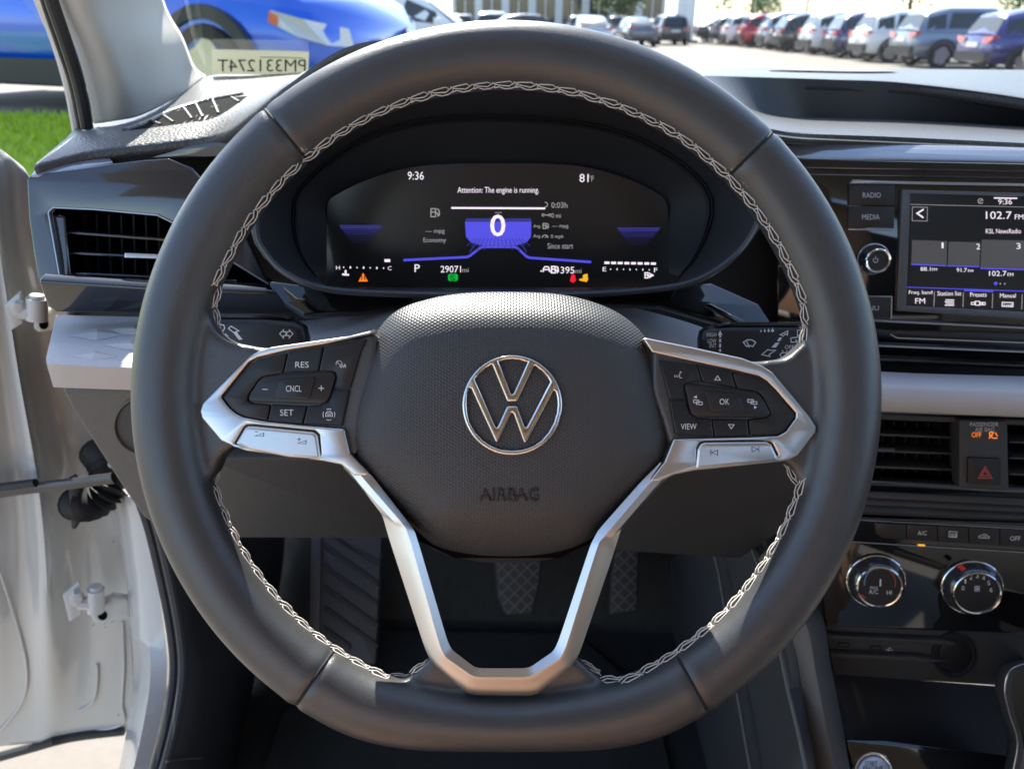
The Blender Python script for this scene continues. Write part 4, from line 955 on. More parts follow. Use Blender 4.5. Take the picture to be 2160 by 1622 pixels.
def ks(lines, wpx, par, mat='print', fill=None, w_=0.0033): strokes('marking', KF, [[Kp(*p) for p in l] for l in lines], wpx/4.909, w_, M[mat], par, fill=[[Kp(*p) for p in f] for f in fill] if fill else None)
kt('A/C', 1106, 314, 92, 44, keys[1]); kt('OFF', 2070, 370, 105, 46, keys[4])
ks([[(1385, 298), (1465, 302), (1463, 358), (1383, 353), (1385, 298)]] + [[(1405+17*k, 318), (1400+17*k, 332), (1407+17*k, 345), (1402+17*k, 362)] for k in range(4)], 6, keys[2])
ks([[(1690, 352), (1700, 342), (1722, 338), (1740, 326), (1765, 328), (1782, 344), (1800, 352), (1798, 368), (1695, 362), (1690, 352)], [(1735, 352), (1755, 346), (1768, 356)]], 6, keys[3])
ks([], 1, cp, 'e_amber', [fillet([Kp(0, 0) and (1058, 428), (1137, 432), (1135, 452), (1060, 448)], 6)], 0.002)
strokes('trim_line', KF, [[Kp(200, 395), Kp(2160, 515), Kp(3200, 580)]], 2.2, 0.0014, M['skysilver'], cp); strokes('trim_line', KF, [[Kp(300, 172), Kp(2160, 272), Kp(3200, 330)]], 1.6, 0.0014, M['skysilver'], cp)
ka, ua, va = knob(KF, 1846, 1224, 56, 44, 0.012, cp, 'temperature_dial', 'chrome'); kb, ub, vb_ = knob(KF, 2048, 1237, 56, 44, 0.012, cp, 'fan_dial', 'chrome')
FW = 0.0118
ks([circ(668, 830, 160, 14, a0=R_(100), a1=R_(190))], 16, ka, 'blueprint', w_=FW); ks([circ(668, 830, 160, 14, a0=R_(-15), a1=R_(75))], 9, ka, 'redprint', w_=FW)
kt('MAX', 608, 880, 82, 28, ka, w_=FW); kt('A/C', 602, 922, 98, 46, ka, w_=FW); kt('HI', 764, 930, 52, 42, ka, w_=FW); ks([[(675, 792), (672, 865)]], 16, ka, w_=FW)
ks([], 1, ka, 'red', [[(430, 965), (480, 945), (525, 985), (480, 1005)]], w_=0.0123)
for s_, x, y in (('0', 1529, 884), ('1', 1553, 813), ('2', 1610, 773), ('3', 1676, 757), ('4', 1742, 779), ('5', 1794, 830), ('6', 1820, 902)): kt(s_, x, y, 30 if s_ != '1' else 16, 46, kb, w_=FW)
ks([circ(1676+20*math.cos(R_(a)), 890+20*math.sin(R_(a)), 13, 8) for a in (45, 135, 225, 315)], 6, kb, w_=FW); ks([], 1, kb, 'red', [[(1455, 655), (1500, 632), (1562, 680), (1520, 712)]], w_=0.0123)

# ---- lower console
con = empty('centre_console', at(1900, 1500, .66), 'dark centre console with storage bin, charging sockets and round silver start button', 'centre console')
UF = Frame(1930, 1390, .66, tilt=6, yaw=8)
plate('socket_panel', UF, [(1738, 1318), (2420, 1352), (2420, 1480), (2090, 1446), (1760, 1424)], -0.004, 0.01, M['kick'], con, bev=0.002)
plate('socket_ledge', UF, [(1742, 1340), (2000, 1352), (2020, 1358), (2012, 1362), (1745, 1348)], 0.003, 0.008, M['kick'], con, bev=0.001); plate('socket_ledge', UF, [(1752, 1378), (1930, 1386), (2000, 1396), (1930, 1398), (1752, 1388)], 0.003, 0.008, M['kick'], con, bev=0.001)
for cx_, cy_ in ((1780, 1363), (1848, 1369)):
    plate('charging_socket', UF, [fillet([(cx_-12, cy_-6), (cx_+12, cy_-5), (cx_+12, cy_+6), (cx_-12, cy_+5)], 4), fillet([(cx_-9, cy_-3.5), (cx_+9, cy_-2.5), (cx_+9, cy_+3.5), (cx_-9, cy_+2.5)], 2)], -0.002, 0.004, M['pianoblue'], con, bev=0.0005)
strokes('marking', UF, [[(1868, 1370), (1884, 1371)], [(1872, 1370), (1876, 1366), (1880, 1366)], [(1872, 1370), (1877, 1375), (1880, 1375)]], 1.6, -0.0036, M['printdim'], con)
plate('outlet_rim', UF, [circ(2014, 1383, 47, 32), circ(2014, 1383, 38, 32)], -0.001, 0.008, M['black'], con, bev=0.001); plate('outlet_cap', UF, circ(2018, 1383, 38, 32), -0.002, 0.004, M['button'], con, bev=0.001)
# storage bin, top plate, start button
bw = [at(1755, 1420, .70), at(2420, 1470, .70), at(2420, 1700, .68), at(1800, 1560, .66)]
toward_cam(link('bin_floor', mesh(bw, [(0, 1, 2, 3)]), M['black'], con))
CT = Frame(1950, 1590, .64, tilt=62, yaw=6)
plate('top_plate', CT, fillet([(1782, 1556), (1870, 1558), (2010, 1578), (2110, 1590), (2160, 1600), (2160, 1760), (1830, 1760)], 6), 0.0, 0.01, nmat('dusty_gloss_black', (0.006, 0.006, 0.007), 0.07, coat=1.0, speck=(1400, 0.10, (0.25, 0.24, 0.2))), con, bev=0.002, seg=3)
sb_ = empty('start_button', CT.p(1843, 1625, 0.004), 'round silver start button on the gloss black console top', 'button')
plate('bezel', CT, [circ(1843, 1632, 44, 36, ry=50), circ(1843, 1632, 36, 36, ry=41)], 0.006, 0.008, M['chrome'], sb_, bev=0.002, seg=3)
cap = plate('cap', CT, circ(1843, 1632, 35.5, 36, ry=40), 0.005, 0.006, nmat('button_silver', (0.55, 0.58, 0.64), 0.35, metal=0.6), sb_, bev=0.002, seg=3)
text('START', CT, 1838, 1609, 26, 10, 0.0054, M['printdark'], cap); text('ENGINE', CT, 1842, 1620, 42, 11, 0.0054, M['printdark'], cap); text('STOP', CT, 1842, 1633, 26, 10, 0.0054, M['printdark'], cap)
# gear lever surround
gr = empty('gear_lever_surround', at(2170, 1560, .57), 'dark rounded gear lever surround on the centre console', 'gear lever')
rows = []
for k, (d_, off) in enumerate(((.66, 0), (.60, 6), (.57, 22), (.565, 34))):
    rows.append([at(p[0]+off, p[1]+off*.3, d_) for p in smooth([(2160, 1388), (2125, 1398), (2106, 1412), (2098, 1450), (2108, 1500), (2125, 1560), (2112, 1640), (2105, 1720)], 4, closed=False)])
toward_cam(loft('surround', rows, M['kick'], gr, angle=60))
toward_cam(loft('surround_top', [[p for p in rows[-1]], [at(2420, 1390+i*12, .57) for i in range(len(rows[-1]))]], M['piano'], gr))
tube('edge_line', [p for p in rows[2]], 0.0007, M['satin'], gr, n=6)
# console flank: strip and side with ribs
def sheet(name, rows, mat, par, th=0.004, **kw):
    o = loft(name, rows, mat, par, angle=50, **kw); toward_cam(o); solid(o, th); return o
A_ = [(1640, 1140, .66), (1690, 1255, .66), (1735, 1300, .65), (1752, 1400, .64), (1772, 1500, .63), (1805, 1700, .62)]
B_ = [(1600, 1180, .645), (1640, 1270, .645), (1672, 1350, .635), (1692, 1450, .625), (1708, 1540, .615), (1738, 1700, .605)]
sheet('flank_strip', [smooth([at(*p) for p in A_], 4, closed=False), smooth([at((a[0]+b[0])/2, (a[1]+b[1])/2, (a[2]+b[2])/2-.012) for a, b in zip(A_, B_)], 4, closed=False), smooth([at(*p) for p in B_], 4, closed=False)], M['taupe'], con, label='taupe edge strip of the console')
WX = 0.235
def wl_(px, py): return at_x(px, py, WX)
C_ = [(1560, 1085), (1610, 1210), (1640, 1330), (1664, 1450), (1686, 1540), (1720, 1700)]; D_ = [(1490, 1085), (1520, 1210), (1540, 1330), (1556, 1450), (1572, 1540), (1600, 1700)]; E_ = [(1300, 1060), (1310, 1180), (1330, 1300), (1345, 1420), (1360, 1540), (1380, 1700)]
side = sheet('console_side', [[at(*p) for p in B_], [wl_(*p) for p in C_], [at_x(p[0], p[1], WX+.012) for p in D_], [at_x(p[0], p[1], WX+.02) for p in E_]], M['kick'], con, label='dark ribbed side of the console in the footwell')
for ln in (C_, [(1606, 1100), (1630, 1210), (1655, 1330)], D_): tube('rib', [at_x(p[0]-3, p[1], WX-.003) for p in ln], 0.0016, M['taupe'], con, n=6)

# ================================================================== footwell
FZ = 0.36
def quad(name, pts, mat, par=None, **kw): return toward_cam(link(name, mesh(pts, [tuple(range(len(pts)))]), mat, par, smooth=False, **kw))
fl = quad('car_floor', [(-0.455, -0.2, FZ), (0.55, -0.2, FZ), (0.55, 1.02, FZ), (-0.455, 1.02, FZ)], M['carpet'], kind='structure')
fw = quad('firewall', [(-0.46, 0.86, FZ), (1.1, 0.86, FZ), (1.1, 1.06, FZ+.35), (1.1, 1.06, 1.10), (-0.46, 1.06, 1.10), (-0.46, 1.06, FZ+.35)], M['carpet'], kind='structure')
fm = empty('floor_mat', (0.0, 0.55, FZ), 'black carpet floor mat under the pedals', 'floor mat')
o = link('mat', mesh([(-0.3, 0.1, FZ+.004), (0.2, 0.1, FZ+.004), (0.2, 0.72, FZ+.004), (0.1, 0.84, FZ+.01), (-0.2, 0.84, FZ+.01), (-0.3, 0.7, FZ+.004)], [(0, 1, 2, 3, 4, 5)]), M['carpet'], fm, smooth=False); solid(o, 0.006, 1)
PF = Frame(730, 1270, 1.06, tilt=38, yaw=0)
fr = empty('foot_rest', PF.p(735, 1400, 0), 'dark ribbed foot rest left of the pedals', 'foot rest')
plate('pad', PF, fillet([(662, 1120), (806, 1120), (792, 1402), (655, 1402)], 6), 0, 0.02, nmat('footrest_rubber', (0.07, 0.071, 0.08), 0.6), fr, bev=0.004)
for k in range(7):
    y0 = 1100+44*k; plate('ridge', PF, [(684, max(1124, y0)), (798, y0+82), (797, y0+92), (682, y0+10)] if y0+92 < 1400 else [(684, y0), (740, y0+40), (739, y0+50), (682, y0+10)], 0.003, 0.004, nmat('footrest_ridge', (0.03, 0.03, 0.033), 0.6), fr, bev=0.001)
plate('edge', PF, [(657, 1120), (678, 1120), (672, 1402), (650, 1402)], 0.004, 0.006, nmat('footrest_edge', (0.075, 0.075, 0.085), 0.5), fr, bev=0.001)
def pedal(label, outline, cx_, cy_, d_, tilt, n, step, arm):
    F = Frame(cx_, cy_, d_, tilt=tilt)
    t = empty('pedal', F.p(cx_, cy_, -0.02), label, 'pedal', 'pedals in the footwell')
    p = plate('pad', F, fillet(outline, 8), 0.0, 0.014, M['pedal'], t, bev=0.003, seg=3)
    xs_ = [q[0] for q in outline]; ys_ = [q[1] for q in outline]; x0, x1, y0, y1 = min(xs_)+6, max(xs_)-6, min(ys_)+6, max(ys_)-6
    def inside(px, py, m):
        c_ = Vector((sum(xs_)/len(xs_), sum(ys_)/len(ys_))); q = Vector((px, py)); q = q + (q-c_).normalized()*m; r = False; N_ = len(outline)
        for i in range(N_):
            a_, b_ = outline[i], outline[(i+1) % N_]
            if (a_[1] > q.y) != (b_[1] > q.y) and q.x < (b_[0]-a_[0])*(q.y-a_[1])/(b_[1]-a_[1])+a_[0]: r = not r
        return r
    for sgn in (1, -1):
        for k in range(-8, 14):
            a = x0 + k*step; pts = []
            for j in range(60):
                xx = x0 + (x1-x0)*j/59; yy = (y0 + (xx-a)) if sgn > 0 else (y1 - (xx-a))
                if y0 <= yy <= y1 and inside(xx, yy, 5): pts.append((xx, yy))
            if len(pts) > 3: plate('ridge', F, [(pts[0][0], pts[0][1]-2.6), (pts[-1][0], pts[-1][1]-2.6), (pts[-1][0], pts[-1][1]+2.6), (pts[0][0], pts[0][1]+2.6)], 0.0012 if sgn > 0 else 0.0014, 0.002, M['pedalgroove'], p, bev=0.0004)
    tube('arm', [F.p(cx_, y0+20, -0.014), F.p(cx_+arm, y0-60, -0.06), F.p(cx_+arm*2, y0-200, -0.10)], 0.009, M['black'], t, n=8)
    return t
pedal('brake pedal with raised crisscross ridges, wider one of the two', [(1036, 1120), (1148, 1120), (1140, 1230), (1124, 1296), (1066, 1300), (1048, 1260)], 1090, 1230, 1.02, 30, 4, 27, 4)
pedal('narrow accelerator pedal with crisscross ridges beside the console', [(1300, 1150), (1350, 1150), (1346, 1290), (1284, 1298), (1288, 1220)], 1316, 1230, 1.05, 34, 4, 27, 6)

# ================================================================== body side, door
body = empty('car_shell', at_y(330, 1500, .55), 'white car body with pale roof pillar trim and black door seal', 'car body')
rws = [[(-60, -560, .54), (20, -560, .525), (100, -560, .55), (175, -560, .60), (225, -560, .68)], [(60, -170, .56), (130, -170, .545), (200, -170, .57), (270, -170, .63), (318, -170, .72)], [(112, 0, .60), (165, 0, .585), (225, 0, .61), (292, 0, .68), (345, 0, .80)], [(158, 100, .63), (208, 100, .615), (262, 100, .64), (332, 95, .72), (386, 80, .88)],
       [(184, 190, .66), (234, 190, .645), (288, 190, .67), (360, 180, .78), (410, 140, .97)], [(198, 262, .68), (240, 256, .665), (302, 242, .70), (382, 200, .84), (434, 160, 1.02)]]
pt = grid('pillar_trim', rws, M['pillar'], body, nu=6, nv=6, label='pale cloth-grained windshield pillar trim'); solid(pt, 0.004)
tube('door_seal', smooth([at(*p) for p in [(-50, -540, .545), (40, -200, .555), (72, -120, .56), (108, 0, .585), (142, 100, .61), (166, 180, .635), (184, 270, .66)]], 6, closed=False), 0.0052, M['rubber'], body, n=10, label='black rubber seal along the pillar')
tube('door_seal', smooth([at(*p) for p in [(58, -120, .575), (92, 0, .60), (126, 100, .625), (152, 180, .65), (172, 282, .675)]], 6, closed=False), 0.003, M['rubber'], body, n=8)
tube('pillar_edge', smooth([at(*p) for p in [(40, -120, .60), (80, 0, .62), (112, 80, .64), (142, 180, .66), (162, 285, .68)]], 6, closed=False), 0.0035, M['white'], body, n=8)
SLl = [(236, 1040, .645), (246, 1100, .64), (262, 1200, .625), (276, 1320, .605), (282, 1420, .575), (272, 1510, .54), (246, 1640, .50), (200, 1760, .46)]
SLr = [(290, 1050, .60), (306, 1100, .595), (330, 1220, .58), (348, 1340, .56), (352, 1420, .54), (340, 1510, .51), (306, 1640, .47), (262, 1760, .43)]
mid = [((a[0]+b[0])/2, (a[1]+b[1])/2, (a[2]+b[2])/2-.02) for a, b in zip(SLl, SLr)]
sheet('door_sill', [smooth([at_y(*p) for p in L_], 5, closed=False) for L_ in ([(p[0]+18, p[1], p[2]+.05) for p in SLl], SLl, mid, SLr, [(p[0]+6, p[1], p[2]+.03) for p in SLr])], M['white'], body, 0.003, label='white painted door frame curving into the sill')
seal = [(298, 1060, .59), (318, 1120, .58), (346, 1240, .56), (364, 1340, .54), (369, 1420, .52), (357, 1510, .49), (324, 1640, .45), (280, 1760, .41)]
tube('door_seal', smooth([at_y(*p) for p in seal], 6, closed=False), 0.0052, M['rubber'], body, n=10, label='black rubber door seal along the sill')
tube('door_seal', smooth([at_y(p[0]+16, p[1], p[2]-.006) for p in seal], 6, closed=False), 0.0042, M['kick'], body, n=8)
K1 = [(320, 1080, .575), (342, 1120, .57), (366, 1240, .555), (384, 1340, .535), (389, 1420, .515), (378, 1510, .485), (345, 1640, .445)]
K2 = [(360, 1090, .60), (384, 1130, .60), (404, 1240, .59), (418, 1340, .575), (440, 1420, .56), (436, 1510, .535), (410, 1640, .50)]
K3 = [(420, 1100, .66), (440, 1140, .66), (455, 1240, .65), (470, 1330, .64), (474, 1400, .62), (462, 1510, .60), (440, 1640, .57)]
K4 = [(600, 1110, .90), (600, 1150, .90), (590, 1240, .88), (570, 1330, .84), (545, 1400, .78), (520, 1520, .70), (500, 1650, .62)]
sheet('kick_panel', [smooth([at_y(*p) for p in k_], 4, closed=False) for k_ in (K1, K2, K3, K4)], M['kick'], body, 0.004, label='dark kick panel beside the footwell')
plate('release_lever', Frame(425, 1310, .80, tilt=0, yaw=-40), fillet([(396, 1225), (420, 1225), (448, 1376), (424, 1382)], 5), 0, 0.01, M['taupe'], body, bev=0.003)
tube('sill_line', [at_y(p[0], p[1], p[2]-.012) for p in smooth([(350, 1606, .46), (380, 1600, .48), (424, 1598, .51)], 4, closed=False)], 0.0012, M['taupe'], body, n=6)

door = empty('open_car_door', at_y(150, 1560, .63), 'open white car door shell with two hinges and a black wire boot', 'car door')  # the car door, standing open on its hinges
ys = [330, 372, 470, 600, 800, 1000, 1150, 1300, 1420, 1500, 1548]
xr = [20, 62, 80, 112, 170, 236, 268, 282, 288, 290, 262]
fr_ = [0, .12, .24, .34, .44, .54, .64, .74, .86, 1.0]
dp = [-.050, -.046, -.050, -.036, -.032, -.046, -.016, .0, .004, .010]
rows = []
for i, (y, x1) in enumerate(zip(ys, xr)):
    r = []
    for f, dd in zip(fr_, dp):
        k = 1.0 if y < 1250 else max(0.15, 1-(y-1250)/260)
        bend = 26*math.sin(max(0, (y-1000)/500)*1.4)*(1-f) if y > 1000 else 0
        x = -110 + (x1+110)*f; yy = y + (1-f)*(36 if y > 1400 else 0)
        if y < 400: yy = y - (x1-x)*.72
        r.append(at_y(x, yy, .66 - .03*(1-f) + dd*k))
    rows.append(r)
R2 = [smooth(r, 4, closed=False) for r in rows]
cols_ = [smooth([R2[i][j] for i in range(len(R2))], 4, closed=False) for j in range(len(R2[0]))]
ds = loft('door_shell', [[c[i] for c in cols_] for i in range(len(cols_[0]))], M['white'], door, angle=60, label='white painted inner door shell with pressed ridges'); toward_cam(ds); solid(ds, 0.003)
Bdoor = bvh(ds)
def ond(px, py, lift=0.0):
    loc, nor, i_, d_ = Bdoor.ray_cast(CAM, ray(px, py).normalized())
    return (loc + (CAM-loc).normalized()*lift) if loc is not None else at_y(px, py, .64)
tube('bottom_seal', [ond(px, py, .004) for px, py in [(q[0], q[1]) for q in smooth([(-60, 1612), (60, 1578), (150, 1554), (262, 1540)], 5, closed=False)]], 0.006, M['rubber'], door, n=8)
tube('panel_lip', [ond(px, py, .002) for px, py in [(q[0], q[1]) for q in smooth([(-40, 1605), (80, 1570), (180, 1545), (258, 1526), (258, 1480), (262, 1400), (258, 1310)], 6, closed=False)]], 0.0016, M['white'], door, n=6)
tube('trim_edge', [ond(px, py, .004) for px, py in [(q[0], q[1]) for q in smooth([(-10, 1180), (30, 1300), (55, 1400), (50, 1470), (10, 1530), (-30, 1560)], 6, closed=False)]], 0.0014, M['white'], door, n=8)
tube('trim_edge', [ond(px, py, .003) for px, py in [(q[0], q[1]) for q in smooth([(165, 1500), (195, 1480), (205, 1440), (205, 1400)], 6, closed=False)]], 0.0016, M['white'], door, n=8)
for (cx_, cy_, k) in ((62, 655, 1.0), (186, 1268, 1.0)):
    F = Frame(cx_, cy_, at_y(cx_, cy_, .60).length if False else (0.60/ray(cx_, cy_).y), tilt=2, yaw=-25)
    hg = plate('hinge', F, fillet([(cx_-54, cy_-10), (cx_-18, cy_-42), (cx_-14, cy_+28), (cx_-40, cy_+45)], 3), 0.0, 0.006, M['white'], door, bev=0.0012, label='white painted door hinge')
    plate('bolt', F, circ(cx_-24, cy_-4, 13, 6), 0.009, 0.01, M['white'], hg, bev=0.001); plate('washer', F, circ(cx_-24, cy_-4, 17, 20), 0.003, 0.004, M['white'], hg, bev=0.001)
    tube('hinge_arm', [F.p(cx_-20, cy_+2, 0.002), F.p(cx_+16, cy_+6, 0.004)], 0.007, M['white'], hg, n=10)
    tube('hinge_pin', [F.p(cx_+16, cy_-26, 0.004), F.p(cx_+16, cy_+20, 0.004)], 0.0085, M['white'], hg, n=14)
    tube('pin_cap', [F.p(cx_+16, cy_-33, 0.004), F.p(cx_+16, cy_-26, 0.004)], 0.006, M['white'], hg, n=14)
    bl = plate('hinge_block', F, fillet([(cx_+8, cy_+16), (cx_+52, cy_-8), (cx_+86, cy_-4), (cx_+90, cy_+36), (cx_+20, cy_+48), (cx_+8, cy_+40)], 6), -0.003, 0.012, M['white'], hg, bev=0.003, seg=3)
    plate('hole', F, circ(cx_+30, cy_+30, 10, 20), -0.0022, 0.002, M['gap'], hg)
rod = [(-60, 1046), (60, 1030), (150, 1020), (240, 1008)]
chk = empty('door_check_strap', at_y(100, 1030, .60), 'worn black door check rod reaching from the door to the body', 'door strap')
tube('rod', [at_y(px, py, .585) for px, py in rod], 0.0058, M['steel'], chk, n=10, flat=(0.7, Vector((0, 1, 0)))); tube('rod_cover', [at_y(px, py-6, .578) for px, py in [(-60, 1042), (60, 1026), (75, 1024)]], 0.0042, M['rubber'], chk, n=8)
plate('strap_plate', Frame(238, 1015, .72, tilt=0, yaw=-30), [(228, 985), (250, 992), (256, 1055), (244, 1050), (236, 1000)], 0, 0.01, M['rubber'], chk, bev=0.002)
bt2 = empty('wire_boot', at_y(170, 1060, .61), 'black ribbed rubber wire boot between door and body', 'rubber boot')
tube('bellows', [at_y(*q) for q in smooth([(160, 1062, .615), (185, 1064, .60), (215, 1050, .60), (232, 1020, .61), (222, 980, .63), (205, 955, .65)], 12, closed=False)], [0.0135 + 0.0035*math.cos(2*math.pi*i/4.0) for i in range(61)], M['rubber'], bt2, n=16)
plate('flange', Frame(155, 1065, .72, tilt=0, yaw=-20), fillet([(142, 1015), (158, 1006), (172, 1030), (178, 1090), (160, 1118), (150, 1118)], 6), 0, 0.01, M['rubber'], bt2, bev=0.003)
random.seed(11)
for k in range(26):
    px, py = random.gauss(215, 18), random.gauss(1305, 14)
    if k < 8: px, py = random.uniform(110, 250), random.uniform(820, 1510)
    c = ond(px, py, .0006); r = random.uniform(.0005, .0015)
    o = link('dirt_speck', mesh([c + RX*(r*math.cos(a)*random.uniform(.5, 1)) + UX*(r*math.sin(a)*random.uniform(.6, 1.1)) for a in [i*math.pi/3 for i in range(6)]], [(0, 1, 2, 3, 4, 5)]), M['dirt'], ds, smooth=False); toward_cam(o)

# ================================================================== windshield and sticker
gm = bpy.data.materials.new('windshield_glass'); gm.use_nodes = True; nt = gm.node_tree; nt.nodes.clear()
ou = nt.nodes.new('ShaderNodeOutputMaterial'); mx = nt.nodes.new('ShaderNodeMixShader'); tr = nt.nodes.new('ShaderNodeBsdfTransparent'); gl = nt.nodes.new('ShaderNodeBsdfGlossy'); fr2 = nt.nodes.new('ShaderNodeFresnel')
tr.inputs[0].default_value = (0.93, 0.95, 0.93, 1); gl.inputs['Roughness'].default_value = 0.02; fr2.inputs[0].default_value = 1.33
nt.links.new(fr2.outputs[0], mx.inputs[0]); nt.links.new(tr.outputs[0], mx.inputs[1]); nt.links.new(gl.outputs[0], mx.inputs[2]); nt.links.new(mx.outputs[0], ou.inputs[0])
ws = empty('windshield', (0.3, 1.08, 1.14), 'sloping clear windshield above the dashboard', 'windshield')
link('pane', mesh([(-.60, 1.12, 1.125), (1.25, 1.12, 1.125), (1.02, .22, 1.64), (-.42, .22, 1.64)], [(0, 1, 2, 3)]), gm, ws, smooth=False)
StF = Frame(548, 130, .97, tilt=-50, yaw=0)
pm = bpy.data.materials.new('thin_paper'); pm.use_nodes = True; nt = pm.node_tree; b_ = nt.nodes['Principled BSDF']; b_.inputs['Base Color'].default_value = (.60, .60, .55, 1); b_.inputs['Roughness'].default_value = .8
tl_ = nt.nodes.new('ShaderNodeBsdfTranslucent'); tl_.inputs[0].default_value = (.55, .56, .48, 1); m2 = nt.nodes.new('ShaderNodeMixShader'); m2.inputs[0].default_value = .5
nt.links.new(b_.outputs[0], m2.inputs[1]); nt.links.new(tl_.outputs[0], m2.inputs[2]); nt.links.new(m2.outputs[0], nt.nodes['Material Output'].inputs[0])
sk_ = empty('windshield_sticker', StF.p(548, 150, 0), 'pale stock number sticker with mirrored lettering at the foot of the windshield', 'sticker')
pap = plate('paper', StF, [(446, 105), (652, 110), (650, 158), (447, 158)], 0.0, 0.0006, pm, sk_)
text('PM331274T', StF, 552, 139, 186, 26, 0.0008, M['ink'], pap, mirror=True)
strokes('small_print', StF, [[(548, 121), (640, 123)]], 2, 0.0008, M['printdim'], pap)

# ------------------------------------------------------------------ unseen roof, seats and far door, added for cabin light and reflections
hl_ = nmat('headliner', (0.55, 0.52, 0.47), 0.9)
rv = []
for y, z in ((0.22, 1.635), (0.05, 1.665), (-0.6, 1.70), (-1.3, 1.68)):
    rv.append([Vector((x, y, z + .03*(1-((x-.35)/.75)**2))) for x in (-.42, -.2, .1, .35, .6, .9, 1.12)])
rf = loft('unseen_roof_lining', rv, hl_, body, angle=180, label='unseen pale roof lining over the cabin, added for neutral light'); toward_cam(rf); solid(rf, .03)  # unseen; hides the blue zenith so cabin reflections turn neutral
seat = empty('unseen_driver_seat', (0.0, -0.35, 0.45), 'unseen tan driver seat behind the camera, added for warm reflections', 'seat')
tan = nmat('warm_reflection_tan', (0.36, 0.21, 0.13), 0.5, var=0.08)  # tan guessed so the unseen seat sends warm reflections into silver trim
def pad(name, rows):
    o = loft(name, [[Vector((x*wd, y, z + zc*(1-(x)**2))) for x in (-1, -.8, -.4, 0, .4, .8, 1)] for (y, z, wd, zc) in rows], tan, seat, angle=180); solid(o, .09); return o
pad('cushion', [(-.30, .66, .26, -.02), (-.1, .68, .26, -.02), (.08, .70, .25, -.015), (.14, .66, .24, 0), (.15, .58, .24, 0)])
pad('backrest', [(-.34, .70, .25, 0), (-.40, .95, .27, 0), (-.46, 1.2, .26, 0), (-.52, 1.36, .2, 0)])
pad('headrest', [(-.50, 1.40, .12, 0), (-.53, 1.50, .13, 0), (-.55, 1.58, .11, 0)])

pseat = empty('unseen_passenger_seat', (0.75, -0.35, 0.45), 'unseen grey front passenger seat added to darken reflections', 'seat')  # unseen dark seats and door panel, added to keep gloss reflections dark
gcl = nmat('seat_cloth', (0.07, 0.068, 0.066), 0.8)
def pad2(name, rows, par, xc, mat):
    o = loft(name, [[Vector((xc+x*wd, y, z)) for x in (-1, -.8, -.4, 0, .4, .8, 1)] for (y, z, wd) in rows], mat, par, angle=180); solid(o, .09); return o
pad2('cushion', [(-.30, .66, .26), (-.1, .68, .26), (.08, .70, .25), (.15, .62, .24)], pseat, .75, gcl)
pad2('backrest', [(-.34, .70, .25), (-.40, .95, .27), (-.46, 1.2, .26), (-.52, 1.36, .2)], pseat, .75, gcl)
pad2('headrest', [(-.50, 1.40, .12), (-.53, 1.50, .13), (-.55, 1.58, .11)], pseat, .75, gcl)
rseat = empty('unseen_rear_seat', (0.35, -1.2, 0.45), 'unseen grey rear bench seat added to darken reflections', 'seat')
pad2('cushion', [(-1.15, .64, .70), (-.9, .68, .70), (-.72, .66, .68)], rseat, .35, gcl)
pad2('backrest', [(-1.15, .66, .70), (-1.28, 1.0, .72), (-1.36, 1.36, .68)], rseat, .35, gcl)
pdoor = empty('unseen_passenger_door', (1.14, -.1, .4), 'unseen dark door panel on the far side, added to darken reflections', 'door panel')
toward_cam(link('panel', mesh([(1.14, .95, .36), (1.14, -1.3, .36), (1.12, -1.3, 1.08), (1.12, .9, 1.10)], [(0, 1, 2, 3)]), M['kick'], pdoor, smooth=False))
link('armrest', mesh(*[[(x, y, z) for z in (.72, .80) for y in (-.6, .3) for x in (1.04, 1.13)], [(0, 2, 3, 1), (4, 5, 7, 6), (0, 1, 5, 4), (2, 6, 7, 3), (0, 4, 6, 2), (1, 3, 7, 5)]]), M['kick'], pdoor)

# ================================================================== outside: ground, grass bank, parked cars
GM = nmat('concrete', (0.17, 0.152, 0.128), 0.85, var=0.12)
def terr(x, y):
    def ss(v): v = max(0, min(1, v)); return v*v*(3-2*v)
    up = ss((y-3.8)/2.6)*ss((-0.2-x)/1.2)*ss((17-y)/4)
    return 0.5*up
# lot: one sheet to the horizon, with a finer raised bank on the left
xs_ = [-400, -120, -40, -20] + [-14+0.5*i for i in range(33)] + [5, 12, 40, 120, 400]; ys_ = [-60, -10, 0, 2] + [3+0.4*i for i in range(40)] + [20, 24, 40, 90, 250, 700]
Vg = [(x, y, terr(x, y) - (0.004 if False else 0)) for y in ys_ for x in xs_]; n = len(xs_)
Fg = [(j*n+i, j*n+i+1, (j+1)*n+i+1, (j+1)*n+i) for j in range(len(ys_)-1) for i in range(n-1)]
link('ground', mesh(Vg, Fg), GM, kind='structure', center=False, angle=180)
gm_ = nmat('lawn', (0.28, 0.40, 0.02), 0.9, var=0.4)
gv, gf = [], []
gx = [-13+0.4*i for i in range(29)]; gy = [3.0+0.2*i for i in range(17)]
for y in gy:
    for x in gx: gv.append((x, y, terr(x, y)+0.012))
m_ = len(gx); gf = [(j*m_+i, j*m_+i+1, (j+1)*m_+i+1, (j+1)*m_+i) for j in range(len(gy)-1) for i in range(m_-1)]
link('lawn', mesh(gv, gf), gm_, kind='structure', center=False, angle=180)
random.seed(3); bv, bf = [], []
for k in range(26000):
    x = random.uniform(-8.5, -1.9); y = random.uniform(3.6, 6.2); z = terr(x, y)+.01; a = random.uniform(0, 6.28); h = random.uniform(.03, .075); dx, dy = math.cos(a)*.006, math.sin(a)*.006
    b = len(bv); bv += [(x-dx, y-dy, z), (x+dx, y+dy, z), (x+random.gauss(0, .02), y+random.gauss(0, .02), z+h)]; bf.append((b, b+1, b+2))
